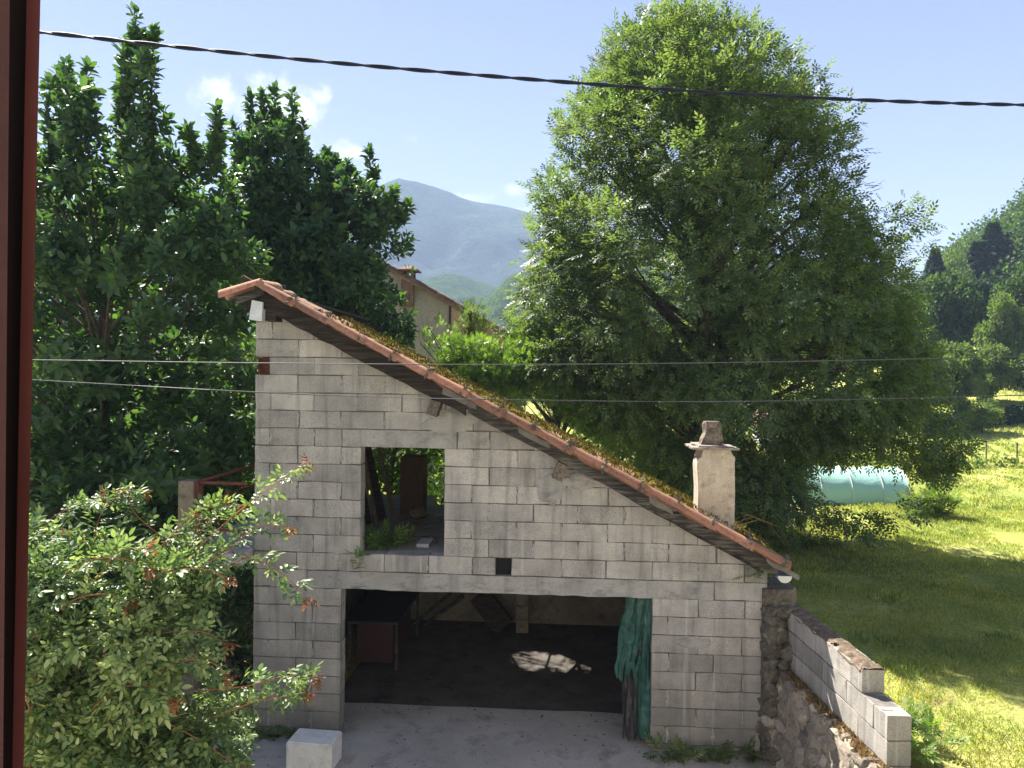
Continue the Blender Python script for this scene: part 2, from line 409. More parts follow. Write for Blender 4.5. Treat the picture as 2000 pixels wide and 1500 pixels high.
def moss_mat():
    m, nt, b = mat('moss'); p = wpos(nt)
    f = noise(nt, 6, p, 6, .65)
    col = ramp(nt, f, [(.3, (.06, .052, .018)), (.48, (.17, .135, .03)), (.62, (.26, .215, .045)), (.8, (.20, .13, .05))])
    col = mixc(nt, .8, col, ramp(nt, noise(nt, 70, p, 3, .7), [(.3, (.45, .45, .45)), (.7, (1.35, 1.35, 1.3))]), 'MULTIPLY')
    lk(nt, col, b.inputs['Base Color']); b.inputs['Roughness'].default_value = 1; b.inputs['Specular IOR Level'].default_value = .05
    bump(nt, b, noise(nt, 45, p, 5, .7), 1, .03); return m
M['moss'] = moss_mat()
M['moss_brown'] = rough_mat('brown_moss', (.09, .065, .042), (.19, .135, .095), 9, (.27, .23, .19), 45, 1, .02, 1)
def ground_mat():
    m, nt, b = mat('meadow'); p = wpos(nt)
    f = noise(nt, .22, p, 6, .6); g = noise(nt, 1.6, p, 6, .65); h = noise(nt, 14, p, 5, .7)
    col = ramp(nt, f, [(.36, (.20, .26, .06)), (.5, (.34, .38, .10)), (.64, (.48, .45, .16))])
    col = mixc(nt, mapr(nt, g, .52, .72, 0, .8), col, (.42, .35, .16))
    col = mixc(nt, mapr(nt, noise(nt, .8, p, 4, .6), .62, .74, 0, .7), col, (.17, .12, .065))
    col = mixc(nt, .9, col, ramp(nt, h, [(.3, (.55, .58, .5)), (.7, (1.3, 1.28, 1.25))]), 'MULTIPLY')
    lk(nt, col, b.inputs['Base Color']); b.inputs['Roughness'].default_value = 1; b.inputs['Specular IOR Level'].default_value = .05
    bump(nt, b, h, 1, .08); return m
M['ground'] = ground_mat()
def mount_mat(name, c1, c2, sc):
    m, nt, b = mat(name); p = wpos(nt)
    f = noise(nt, sc, p, 6, .7); g = noise(nt, sc*.12, p, 4, .6)
    col = mixc(nt, .6, ramp(nt, f, [(.3, c1), (.7, c2)]), ramp(nt, g, [(.35, (.7, .75, .8)), (.65, (1.25, 1.2, 1.05))]), 'MULTIPLY')
    lk(nt, col, b.inputs['Base Color']); b.inputs['Roughness'].default_value = 1; b.inputs['Specular IOR Level'].default_value = 0
    bump(nt, b, f, 1, 6); return m
M['mount'] = mount_mat('wooded_mountain', (.025, .042, .038), (.055, .08, .06), .11)
M['foothill'] = mount_mat('wooded_foothill', (.025, .055, .02), (.10, .16, .05), .2)

# ---------------------------------------------------------------- terrain
def ss(a, b, x):
    t = np.clip((x-a)/(b-a), 0, 1); return t*t*(3-2*t)
FZ = 0.75
def height(x, y):
    x = np.asarray(x, float); y = np.asarray(y, float)
    z = np.full(np.broadcast(x, y).shape, FZ)
    yard = (1-ss(3.18, 3.26, x - 0.10*np.clip(-y, -2, 9)))*(1-ss(5.0, 5.6, y))     # the lower yard and garage floor
    z = z*(1-yard) + (-0.06)*yard
    z = z + ss(20, 60, y)*1.6 + ss(14, 34, x)*ss(18, 55, y)*3.2
    hx = x-0.30*y
    z = z + ss(4, 60, hx)*ss(48, 120, y+.35*x)*31
    z = z + .04*np.sin(x*1.3+y*.7)*(1-yard)*ss(6, 12, np.abs(y)+np.abs(x)) + .03*np.sin(x*.6-y*1.9)*(1-yard)
    return z
gx = np.concatenate([np.linspace(-900, -40, 25)[:-1], np.linspace(-40, -4, 30)[:-1], np.linspace(-4, 3, 15)[:-1], np.linspace(3, 4.6, 33)[:-1], np.linspace(4.6, 60, 110)[:-1], np.linspace(60, 900, 45)])
gy = np.concatenate([np.linspace(-200, -14, 14)[:-1], np.linspace(-14, 4.5, 60)[:-1], np.linspace(4.5, 6, 12)[:-1], np.linspace(6, 60, 100)[:-1], np.linspace(60, 700, 60)])
GX, GY = np.meshgrid(gx, gy)
GZ = height(GX, GY)
nx, ny = len(gx), len(gy)
idx = np.arange(nx*ny).reshape(ny, nx)
Fg = np.stack([idx[:-1, :-1].ravel(), idx[:-1, 1:].ravel(), idx[1:, 1:].ravel(), idx[1:, :-1].ravel()], 1)
o = struct(place('meadow', npmesh('meadow', np.stack([GX.ravel(), GY.ravel(), GZ.ravel()], 1), Fg), M['ground'], smooth=True))
# yard slab in front of and just inside the garage
mb = MB()
YI = 0.95
xs = np.linspace(-14, 3.2, 60); ed = [YI + .008*math.sin(x*5.1)+.006*math.sin(x*13)+rng.normal(0, .006) for x in xs]
for i in range(len(xs)-1):
    mb.add([(xs[i], -12, 0), (xs[i+1], -12, 0), (xs[i+1], ed[i+1] if -3 < xs[i+1] < 3.1 else -.1, 0), (xs[i], ed[i] if -3 < xs[i] < 3.1 else -.1, 0)], [(0, 1, 2, 3)])
struct(mb.build('yard', M['yard']))
struct(MB().add([(-2.9, .2, -.02), (3.05, .2, -.02), (3.05, 4.6, -.02), (-2.9, 4.6, -.02)], [(0, 1, 2, 3)]).build('garage_floor', M['dirtfloor']))

# far mountain and foothills, lofted from their own ridge lines
def fbm(x, y, o=5, s=1.0, seed=0):
    out = np.zeros(x.shape); a = 1.0; r_ = np.random.default_rng(seed)
    for k in range(o):
        n = 96; g = r_.random((n, n)); X = (x*s) % n; Y = (y*s) % n
        xi = np.floor(X).astype(int); yi = np.floor(Y).astype(int); fx = X-xi; fy = Y-yi; fx = fx*fx*(3-2*fx); fy = fy*fy*(3-2*fy)
        x1 = (xi+1) % n; y1 = (yi+1) % n; xi %= n; yi %= n
        out += a*((g[yi, xi]*(1-fx)+g[yi, x1]*fx)*(1-fy)+(g[y1, xi]*(1-fx)+g[y1, x1]*fx)*fy-.5); a *= .52; s *= 2.03
    return out
def ridge(name, prof, dep, run, m, nxx=260, nyy=110, amp=.12, tree=2.2, seed=1, skirt=.5):
    px = np.array([p[0] for p in prof], float); pz = np.array([p[1] for p in prof], float)
    tops = np.array([PD(a, b_, dep) for a, b_ in zip(px, pz)])
    X = np.linspace(tops[0, 0], tops[-1, 0], nxx); T = np.linspace(0, 1+skirt, nyy)
    Zt = np.interp(X, tops[:, 0], tops[:, 2]); Yt = np.interp(X, tops[:, 0], tops[:, 1])
    XX, TT = np.meshgrid(X, T)
    YY = Yt[None, :] + (1-TT)*0 - run*(1-TT)
    H = np.where(TT <= 1, np.sin(np.clip(TT, 0, 1)*math.pi/2)**1.25, np.cos((np.clip(TT-1, 0, 1))/skirt*math.pi/2*.8))
    n = fbm(XX, YY, 5, 5.0/run, seed)
    env = np.clip(1-np.abs(TT-.45)/.5, 0, 1)**1.0
    ZZ = (Zt[None, :]+6)*H + n*amp*np.max(Zt)*env - 6 + rng.random(XX.shape)*tree*np.clip(env+.05, 0, 1)
    I = np.arange(XX.size).reshape(XX.shape)
    F = np.stack([I[:-1, :-1].ravel(), I[:-1, 1:].ravel(), I[1:, 1:].ravel(), I[1:, :-1].ravel()], 1)
    return struct(place(name, npmesh(name, np.stack([XX.ravel(), YY.ravel(), ZZ.ravel()], 1), F), m, smooth=True))
MD = 1050
ridge('mountain', [(-1500, 560), (-900, 520), (-300, 470), (200, 430), (500, 400), (700, 378), (760, 372), (790, 366), (817, 364), (850, 369), (870, 377), (884, 381), (905, 392), (935, 401), (970, 405), (1005, 412), (1040, 424), (1100, 450), (1300, 500), (1600, 560), (2200, 600), (2900, 560)], MD, 420, M['mount'], 420, 130, .16, 3.5, 3)
ridge('foothill', [(-1400, 640), (-200, 640), (400, 610), (700, 590), (800, 560), (850, 545), (900, 542), (950, 556), (1000, 572), (1060, 590), (1300, 620), (1700, 640), (2400, 640)], 560, 190, M['foothill'], 300, 60, .25, 3.0, 5)
ridge('wooded_slope', [(600, 700), (820, 690), (905, 640), (935, 610), (960, 585), (985, 560), (1005, 545), (1040, 530), (1100, 500), (1200, 470), (1400, 480), (1650, 540), (1800, 600)], 300, 90, M['foothill'], 260, 60, .3, 3.0, 9)
# antenna mast on the summit
top = PD(817, 366, MD)
mb = MB(); mb.tube([top+np.array([0, 0, -4]), top+np.array([0, 0, 9])], [.5, .18], 6)
tag(mb.build('antenna_mast', M['wire']), 'tiny antenna mast on the summit of the far blue mountain', 'mast')

# ---------------------------------------------------------------- garage
FY = 0.0                      # facade front plane
XL = PY(497, 900, FY)[0]      # left corner
XR = PY(1478, 1150, FY)[0]
ZB = PY(500, 1453, FY)[2]     # lowest course line at left
CH, BW = 0.205, 0.51
def line_z(a, b):
    (x0, z0), (x1, z1) = a, b
    k = (z1-z0)/(x1-x0); return lambda x: z0+(x-x0)*k, k
pa, pb = PY(587, 620, -.08), PY(1509, 1131, -.08)
wall_top, KW = line_z((pa[0], pa[2]), (pb[0], pb[2]))        # underside of the rake boards
ta, tb = PY(526, 553, -.34), PY(1546, 1092, -.34)
tile_top, KT = line_z((ta[0], ta[2]), (tb[0], tb[2]))
XA = PY(502, 545, -.34)[0]     # apex
XE = PY(1546, 1095, -.34)[0]   # low end of the tiles
garage = thing('block_garage', 'unfinished grey concrete block garage with a steep one sided tiled roof and an open doorway', 'garage', (0, 2, 0))
# openings in XZ
w0, w1 = PY(706, 866, FY), PY(866, 1066, FY)
WX0, WX1 = w0[0], w1[0]
d0, d1 = PY(667, 1143, FY), PY(1274, 1160, FY)
DX0, DX1 = d0[0], d1[0]
def zc(y_left): return PY(500, y_left, FY)[2]
kc = round((zc(1142)-ZB)/CH)           # door lintel bottom course index
DZ = ZB+kc*CH
kw0 = round((PY(706, 1068, FY)[2]-ZB)/CH); kw1 = round((PY(706, 865, FY)[2]-ZB)/CH)
WZ0, WZ1 = ZB+kw0*CH, ZB+kw1*CH
print('garage', XL, XR, ZB, 'DZ', DZ, kc, 'W', WZ0, WZ1, kw0, kw1, 'apex', XA, tile_top(XA), 'eave', XE, tile_top(XE), KT, KW)
LX0, LX1 = PY(600, 1120, FY)[0], PY(1395, 1140, FY)[0]         # door lintel
WLX0, WLX1 = PY(668, 848, FY)[0], PY(893, 850, FY)[0]
def clip_half(poly, a, b, c):          # keep a*x+b*z <= c
    out = []; n = len(poly)
    for i in range(n):
        p, q = poly[i], poly[(i+1) % n]; dp = a*p[0]+b*p[1]-c; dq = a*q[0]+b*q[1]-c
        if dp <= 0: out.append(p)
        if dp*dq < 0: t = dp/(dp-dq); out.append((p[0]+(q[0]-p[0])*t, p[1]+(q[1]-p[1])*t))
    return out
def rough_outline(poly, step=.13, jit=.0028):
    out = []
    for i in range(len(poly)):
        p = np.array(poly[i]); q = np.array(poly[(i+1) % len(poly)]); L = np.linalg.norm(q-p)
        k = max(1, min(4, int(L/step)))
        for j in range(k):
            t = j/k; out.append(p+(q-p)*t+rng.normal(0, jit, 2))
    return np.array(out)
def area(poly):
    a = 0
    for i in range(len(poly)): x0, z0 = poly[i]; x1, z1 = poly[(i+1) % len(poly)]; a += x0*z1-x1*z0
    return a/2
XRW = XR+.12
cz_top = -KW  # slope
nblk = 0
smears = []
def add_block(x0, x1, z0, z1, y=0, m=None, gap=.0042):
    global nblk
    poly = [(x0+gap, z0+gap*.8), (x1-gap, z0+gap*.8), (x1-gap, z1-gap*.8), (x0+gap, z1-gap*.8)]
    # under the roof line: z <= wall_top(x) - 0.01
    poly = clip_half(poly, -KW, 1, wall_top(0)+.03)
    if len(poly) < 3 or area(poly) < .004: return
    pr = rough_outline(poly, jit=.0032)
    mb = MB(); yo = y+rng.normal(0, .0022)
    mb.prism(pr, yo, yo+.19, inset=.005, depth=.006)
    mb.build('concrete_block', m or M['block'], garage); nblk += 1
holes = []   # small square holes
h1 = PY(984, 1094, FY); holes.append((h1[0]-.095, h1[0]+.085, ZB+(kw0-1)*CH, ZB+kw0*CH-.015))
h2 = PY(502, 707, FY); kh2 = int((PY(515, 707, FY)[2]-ZB)/CH); holes.append((XL, XL+.165, ZB+kh2*CH, ZB+(kh2+1)*CH))
ncourse = int((tile_top(XL)-ZB)/CH)+1
for c in range(-1, ncourse+1):
    z0 = ZB+c*CH; z1 = z0+CH
    if z0 < 0: z0 = 0.0
    if z1 <= .02: continue
    # spans excluded by openings
    ex = []
    if z1 <= DZ+.01: ex.append((DX0, DX1))
    if c == kc: ex.append((LX0, LX1))
    if WZ0-.01 <= z0 and z1 <= WZ1+.01: ex.append((WX0, WX1))
    if c == kw1: ex.append((WLX0, WLX1))
    for hx0, hx1, hz0, hz1 in holes:
        if abs(z0-hz0) < .02: ex.append((hx0, hx1))
    spans = []; x = XL
    for a, b_ in sorted(ex):
        if a > x+.02: spans.append((x, a))
        x = max(x, b_)
    if x < XRW: spans.append((x, XRW))
    first = (.19 if c % 2 == (kh2 % 2) else .51)
    joints = [XL+first+BW*k for k in range(-1, 16)]
    for a, b_ in spans:
        js = [a]+[j+rng.normal(0, .006) for j in joints if a+.07 < j < b_-.07]+[b_]
        for p, q in zip(js[:-1], js[1:]): add_block(p, q, z0, z1)
    if c >= 0:
        for j in joints:
            if any(a+.1 < j < b_-.1 for a, b_ in spans) and z1 < wall_top(j)-.1: smears.append((j, z0, z1))
print('blocks', nblk)
# mortar core behind the blocks (recessed), cut round the openings
mb = MB()
def core(x0, x1, z0, z1, mb=mb, y0=.02, y1=.18):
    p = clip_half([(x0, z0), (x1, z0), (x1, z1), (x0, z1)], -KW, 1, wall_top(0)-.0)
    if len(p) >= 3: mb.prism(np.array(p), y0, y1)
E = .012
core(XL+E, DX0-E, 0, DZ); core(DX1+E, XRW-.01, 0, DZ)
core(XL+E, XRW-.01, DZ+.001, WZ0-.001-CH)
hx0, hx1, hz0, hz1 = holes[0]
core(XL+E, hx0, WZ0-CH, WZ0-E); core(hx1, XRW-.01, WZ0-CH, WZ0-E)
core(XL+E, WX0-E, WZ0-.009, WZ1+.0); core(WX1+E, XRW-.01, WZ0-.009, WZ1)
hx0, hx1, hz0, hz1 = holes[1]
core(XL+E, XRW-.01, WZ1+.001, hz0-.001); core(hx1, XRW-.01, hz0, hz1); core(XL+E, XRW-.01, hz1+.001, 6)
mb.build('mortar', M['mortar'], garage)
# smeared mortar on some joints
mb = MB()
for j, z0, z1 in smears:
    if rng.random() < .35: continue
    n = 9; L = []; Rr = []
    za = z0+.02*rng.random(); zb = z1-.02*rng.random()-(.08*rng.random() if rng.random() < .5 else 0)
    w = .006+.012*rng.random()
    for i in range(n):
        z = za+(zb-za)*i/(n-1); s = math.sin(math.pi*(i+.4)/(n-.2)); a = w*s*(1+rng.normal(0, .45)); b_ = w*s*(1+rng.normal(0, .45))
        cx_ = j+rng.normal(0, .003)
        L.append((cx_-abs(a)-.002, z)); Rr.append((cx_+abs(b_)+.002, z))
    mb.prism(np.array(L[::-1]+Rr[:])[::-1] if area(L[::-1]+Rr) < 0 else np.array(L[::-1]+Rr), -.004, .02)
mb.build('mortar_smears', M['lintel'], garage, kind='stuff')

def slab(name, x0, x1, z0, z1, y0, y1, m, nseg=18, jit=.004):
    mb = MB(); xs = np.linspace(x0, x1, nseg)
    bot = [(x, z0+rng.normal(0, jit)) for x in xs]; tp = [(x, z1+rng.normal(0, jit*.6)) for x in xs[::-1]]
    mb.prism(np.array(bot+tp), y0, y1, inset=.004, depth=.006)
    return mb.build(name, m, garage)
slab('lintel', LX0+.004, LX1-.004, DZ+.002, DZ+CH-.004, -.008, .195, M['lintel'], 34, .004)['label'] = 'long streaked concrete lintel over the wide doorway'
slab('lintel', WLX0+.004, WLX1-.004, WZ1+.002, WZ1+CH-.004, -.004, .195, M['lintel'], 14, .003)['label'] = 'short concrete lintel over the window opening'
# hole back coloured dark as painted shade; rusted iron in the corner hole
mb = MB(); hx0, hx1, hz0, hz1 = holes[0]; mb.box((hx0+.005, .09, hz0+.005), (hx1-.005, .19, hz1-.005)); mb.build('hole_back', M['void'], garage)
hx0, hx1, hz0, hz1 = holes[1]
mb = MB(); mb.box((XL+.012, .05, hz0+.006), (hx1-.006, .19, hz1-.006)); mb.beam((XL+.03, .045, hz0+.02), (XL+.03, .045, hz1-.02), .02, .012, (0, 1, 0)); mb.build('rusty_insert', M['rusty_iron'], garage)
# side, back and inner walls
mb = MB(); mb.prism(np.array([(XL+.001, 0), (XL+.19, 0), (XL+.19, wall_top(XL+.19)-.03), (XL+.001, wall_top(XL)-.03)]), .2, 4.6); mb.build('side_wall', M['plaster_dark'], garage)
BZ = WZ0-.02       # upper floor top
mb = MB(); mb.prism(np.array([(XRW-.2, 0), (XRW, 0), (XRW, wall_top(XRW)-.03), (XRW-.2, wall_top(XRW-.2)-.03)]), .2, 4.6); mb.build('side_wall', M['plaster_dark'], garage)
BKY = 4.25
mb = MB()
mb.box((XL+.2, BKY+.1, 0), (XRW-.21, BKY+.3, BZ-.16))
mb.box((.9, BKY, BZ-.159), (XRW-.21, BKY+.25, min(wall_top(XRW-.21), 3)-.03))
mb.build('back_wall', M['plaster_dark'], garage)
HC = PZ(1060, 1290, 0)+np.array(sdir)*(BZ-.05)/sdir.z; print('hole', HC)
# upper floor with a slot added at the back to let a sun patch through
mb = MB(); ux0, ux1 = XL+.2, XRW-.21
mb.box((ux0, .2, BZ-.15), (ux1, 3.55, BZ))
mb.box((ux0, 3.551, BZ-.149), (HC[0]-.75, BKY+.2, BZ-.001)); mb.box((HC[0]+.75, 3.551, BZ-.149), (ux1, BKY-.005, BZ-.001))
mb.build('upper_floor', M['yard'], garage)
mb = MB()
for k in range(5):
    x = HC[0]-.55+.28*k+rng.normal(0, .06); mb.beam((x, 3.45, BZ-.05), (x+rng.normal(0, .35), 4.3, BZ-.05+rng.normal(0, .02)), .02+.03*rng.random(), .03)
mb.build('slot_laths', M['wood_dark'], garage)  # unseen laths added to break up the sun patch
# pillar of blocks inside
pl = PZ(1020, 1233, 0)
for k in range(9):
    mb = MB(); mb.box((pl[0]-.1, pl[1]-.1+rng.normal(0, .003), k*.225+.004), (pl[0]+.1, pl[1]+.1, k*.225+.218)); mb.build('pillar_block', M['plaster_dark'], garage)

# ---------------- roof
sl = math.atan(-KT); sdv = Vector((math.cos(sl), 0, -math.sin(sl))); nrm = Vector((math.sin(sl), 0, math.cos(sl)))
def tile_mesh(name, r1, r2, L, th, inv=False, seg=9, seed=0):
    rr = np.random.default_rng(seed); V = []; F = []; n = seg+1
    for li, (l, r) in enumerate(((0, r1), (L*.5, (r1+r2)/2), (L, r2))):
        for rad in (r, r-th):
            for k in range(n):
                a = math.pi*k/seg; V.append((l+rr.normal(0, .002), math.cos(a)*rad, math.sin(a)*rad*(1.0)+rr.normal(0, .0008)))
    for li in range(2):
        b0, b1 = li*2*n, (li+1)*2*n
        for k in range(seg):
            F.append((b0+k, b0+k+1, b1+k+1, b1+k)); F.append((b0+n+k+1, b0+n+k, b1+n+k, b1+n+k+1))
        F.append((b0, b1, b1+n, b0+n)); F.append((b0+n-1, b0+2*n-1, b1+2*n-1, b1+n-1))
    for b_ in (0, 4*n):
        for k in range(seg):
            f = (b_+k, b_+k+1, b_+n+k+1, b_+n+k); F.append(f if b_ else f[::-1])
    if inv: V = [(x, y, -z) for x, y, z in V]; F = [f[::-1] for f in F]
    me = bpy.data.meshes.new(name); me.from_pydata(V, [], F); me.update(); me.shade_smooth()
    try: me.set_sharp_from_angle(angle=R(40))
    except Exception: pass
    return me
def sag(y): return .25*np.maximum(0, (y-1.0)/3.5)
covers = [tile_mesh('cover_tile', .076, .103, .49, .013, seed=i) for i in range(3)]
chans = [tile_mesh('channel_tile', .098, .082, .50, .013, True, 7, seed=i+9) for i in range(2)]
old_covers = [m.copy() for m in covers]
TP = .425                 # visible tile length
# frame: X axis = down-slope, Y axis = world Y, Z = normal ; the crest line of the verge tiles is tile_top
def slope_m(s, y, up_, yaw=0, pit=0, roll=0):
    x0 = XA+.04; base = Vector((x0, 0, tile_top(x0)))
    p = base+sdv*s+Vector((0, y, 0))+nrm*(up_-sag(y))
    ux = sdv; uy = Vector((0, 1, 0)); uz = nrm
    m = Matrix(((ux.x, uy.x, uz.x, p.x), (ux.y, uy.y, uz.y, p.y), (ux.z, uy.z, uz.z, p.z), (0, 0, 0, 1)))
    return m @ Matrix.Rotation(yaw, 4, 'Z') @ Matrix.Rotation(pit, 4, 'Y') @ Matrix.Rotation(roll, 4, 'X')
SL = (XE-XA-.04)/math.cos(sl)          # slope length
NT = int(round(SL/TP)); TP = (SL-.06)/NT
for i in range(NT):
    s = i*TP
    if i == 2: s += .03
    m = slope_m(s, -.34+rng.normal(0, .006), -.098+.004, rng.normal(0, .022), rng.normal(.048, .010), rng.normal(-.12, .06))
    o = place('verge_tile', covers[i % 3], M['tile'], garage, mw=m)
    mm = slope_m(s+.005, -.34, -.115)     # mortar collar under each joint
row_n = 0
for rI in range(1, 22):
    y = -.34+.215*rI
    for i in range(NT):
        if y > 4.5: break
        m = slope_m(i*TP+rng.normal(0, .012), y+rng.normal(0, .006), -.145+rng.normal(0, .006), rng.normal(0, .02), rng.normal(.02, .01), 0)
        if rI <= 12:
            place('roof_tile', old_covers[i % 3], M['tile_old'], garage, mw=m)
        else: row_n += 1
# rest of the roof: channel tiles and far rows joined
V = []; F = []
def join(me, m):
    b0 = len(V)
    for v in me.vertices: V.append(tuple(m @ v.co))
    for p in me.polygons: F.append(tuple(b0+i for i in p.vertices))
for rI in range(0, 22):
    y = -.34+.215*rI+.1075
    for i in range(NT):
        if rI: join(chans[i % 2], slope_m(i*TP-.03, y, -.145+.012, 0, .02, 0))
        if rI > 12: join(old_covers[i % 3], slope_m(i*TP+rng.normal(0, .01), y-.1075, -.145+rng.normal(0, .006), rng.normal(0, .02), .02, 0))
me = bpy.data.meshes.new('tile_rows'); me.from_pydata(V, [], F); me.update()
place('channel_tiles', me, M['tile_old'], garage, kind='stuff')
# moss cushion sheet following the corrugation
ns_, ny_ = 420, 230
S = np.linspace(.9, SL-.05, ns_); Yv = np.linspace(-.245, 4.2, ny_)
SS, YY2 = np.meshgrid(S, Yv)
corr = -.145+.098*np.abs(np.cos((YY2+.34)*math.pi/.215))**.8
n1 = fbm(SS, YY2, 4, 2.4, 11); n2 = fbm(SS, YY2, 4, 16, 12)
hgt = corr+.004+n1*.05+n2*.03-sag(YY2)
edge = ss(.0, .10, (YY2+.245))
hgt = hgt - (1-edge)*.06
x0 = XA+.04
PX = x0+SS*math.cos(sl)+hgt*math.sin(sl); PZz = tile_top(x0)-SS*math.sin(sl)+hgt*math.cos(sl)
I = np.arange(SS.size).reshape(SS.shape)
F = np.stack([I[:-1, :-1].ravel(), I[:-1, 1:].ravel(), I[1:, 1:].ravel(), I[1:, :-1].ravel()], 1)
keep = ((n1+n2*.6)[:-1, :-1].ravel() > -.22)
place('moss', npmesh('moss', np.stack([PX.ravel(), YY2.ravel(), PZz.ravel()], 1), F[keep]), M['moss'], garage, kind='stuff')
# deck, rake boards, fascia
def rake(name, y0, y1, off0, off1, m, xa, xb, seg=16, jit=.004, fn=None):
    fn = fn or tile_top; xs = np.linspace(xa, xb, seg)
    a = [(x, fn(x)+off0+rng.normal(0, jit)) for x in xs]; b_ = [(x, fn(x)+off1+rng.normal(0, jit)) for x in xs[::-1]]
    mb = MB(); mb.prism(np.array(a+b_), y0, y1); return mb.build(name, m, garage)
rake('roof_deck', -.24, 1.2, -.235, -.205, M['wood_dark'], XA+.0, XE-.16, 12, .001)
rake('roof_deck', 1.201, 4.5, -.50, -.47, M['wood_dark'], XA+.0, XE-.16, 12, .001)
rake('bargeboard', -.262, -.242, -.33, -.14, M['wood_dark'], XA+.02, XA+2.35, 18, .008)['label'] = 'upper dark board under the verge tiles'
rake('bargeboard', -.258, -.238, -.28, -.15, M['wood'], XA+2.37, XE-.12, 26, .007)['label'] = 'lower weathered board under the verge tiles'
rake('rafter', -.075, -.012, .0, .075, M['wood'], XL-.02, XE-.22, 24, .006, wall_top)
rake('rafter', -.16, -.08, .055, .12, M['wood_dark'], XL-.1, XE-.3, 24, .006, wall_top)['label'] = 'dark upper rafter tucked under the tiles'
for i in range(5, NT):
    if rng.random() < .35: continue
    xx = XA+.06+(i+rng.random()*.5)*TP*math.cos(sl); L = .12+.3*rng.random(); mb = MB()
    mb.prism(rough_outline([(xx, tile_top(xx)-.19-.03*rng.random()), (xx+L, tile_top(xx+L)-.20), (xx+L, tile_top(xx+L)-.13), (xx, tile_top(xx)-.13)], .08, .007), -.285, -.262); mb.build('verge_mortar', M['mortar'], garage)
mb = MB()                       # mortar and moss lumps at tile joints
for i in range(1, NT+1):
    m_ = slope_m(i*TP, -.34, -.094)
    for k in range(16):
        a = R(rng.uniform(-10, 190)); r_ = .096+.008*rng.random()
        p = m_ @ Vector((rng.normal(0, .010), math.cos(a)*r_, math.sin(a)*r_)); s = .010+.012*rng.random()
        q = [p+Vector(rng.normal(0, s, 3)) for _ in range(5)]
        mb.add(q, [(0, 1, 2), (0, 2, 3), (0, 3, 4), (1, 2, 3), (1, 4, 3), (0, 1, 4)])
mb.build('joint_moss', M['rock_dark'], garage, kind='stuff')
# left short slope: ridge, tiles and boards overhanging to the left
AP = Vector((XA, 0, tile_top(XA)))
lf = PY(431, 566, -.34); KL = (lf[2]-AP.z)/(lf[0]-AP.x); a2 = math.atan(KL)
ldv = Vector((-math.cos(a2), 0, -math.sin(a2))); ln_ = Vector((-math.sin(a2), 0, math.cos(a2)))
LL = (AP.x-lf[0])/math.cos(a2)
def left_m(s, y, u):
    p = AP+ldv*s+Vector((0, y, -.10*max(0, y)))+ln_*u; uy = Vector((0, -1, 0))
    return Matrix(((ldv.x, uy.x, ln_.x, p.x), (ldv.y, uy.y, ln_.y, p.y), (ldv.z, uy.z, ln_.z, p.z), (0, 0, 0, 1)))
for k in range(16):
    y = -.32+.23*k; place('roof_tile', covers[k % 3], None, garage, mw=left_m(LL-.47, y, -.10) @ Matrix.Rotation(rng.normal(0, .02), 4, 'Z'))
for k in range(9): place('ridge_tile', old_covers[k % 3], None, garage, mw=Matrix.Translation((XA+.03, -.36+.46*k, AP.z-.11-.045*k)) @ Matrix.Rotation(R(90), 4, 'Z'))
for off, y0, m in ((-.16, -.29, 'wood'), (-.225, -.20, 'wood_dark'), (-.17, -.1, 'wood'), (-.19, .5, 'wood_dark'), (-.19, 1.2, 'wood_dark')):
    mb = MB(); a = AP+Vector((.02, y0, 0))+ln_*off; b_ = a+ldv*(LL-.10-.05*rng.random()); mb.beam(a, b_, .07, .085, ln_); mb.build('rafter_end', M[m], garage)
mb = MB(); a = AP+Vector((0, 2.1, 0))+ln_*(-.125); mb.beam(a, a+ldv*(LL-.05), 4.85, .025, ln_); mb.build('soffit_boards', M['wood'], garage)
# ridge beam end with its pale metal cap, and two purlin ends
c = PY(505, 606, -.30)
mb = MB(); mb.box((c[0]+.03, -.20, c[2]-.11), (c[0]+.16, 4.4, c[2]+.10)); mb.build('ridge_beam', M['wood_dark'], garage)
mb = MB(); p = [PY(492, 586, -.30), PY(513, 590, -.30), PY(511, 627, -.30), PY(486, 624, -.30)]
mb.prism(np.array([(q[0], q[2]) for q in p[::-1]]), -.30, -.205); mb.build('beam_cap', M['board_light'], garage)
for (px, py, w, h, tlt) in ((846, 797, .12, .17, 18), (1094, 922, .12, .19, 22)):
    c = PY(px, py, -.22); mb = MB()
    up_v = Vector((math.sin(R(tlt)), 0, math.cos(R(tlt))))
    mb.beam((c[0], -.22, c[2]), (c[0], .3, c[2]), w, h, up_v); mb.build('purlin_end', M['wood_end'], garage)
# mortar patch round the purlins
for (px, py, w, h) in ((880, 822, .32, .15), (1075, 955, .17, .17), (1130, 940, .2, .1), (1356, 1255, .2, .07)):
    c = PY(px, py, 0); n = 18
    pts = np.array([(c[0]+w*math.cos(2*math.pi*k/n)*(1+rng.normal(0, .12)), c[2]+h*math.sin(2*math.pi*k/n)*(1+rng.normal(0, .12))) for k in range(n)])
    pts = np.array(clip_half([tuple(q) for q in pts], -KW, 1, wall_top(0)-.0))
    mb = MB(); mb.prism(pts, -.012, .02, inset=.03, depth=.010); mb.build('mortar_patch', M['lintel'], garage)
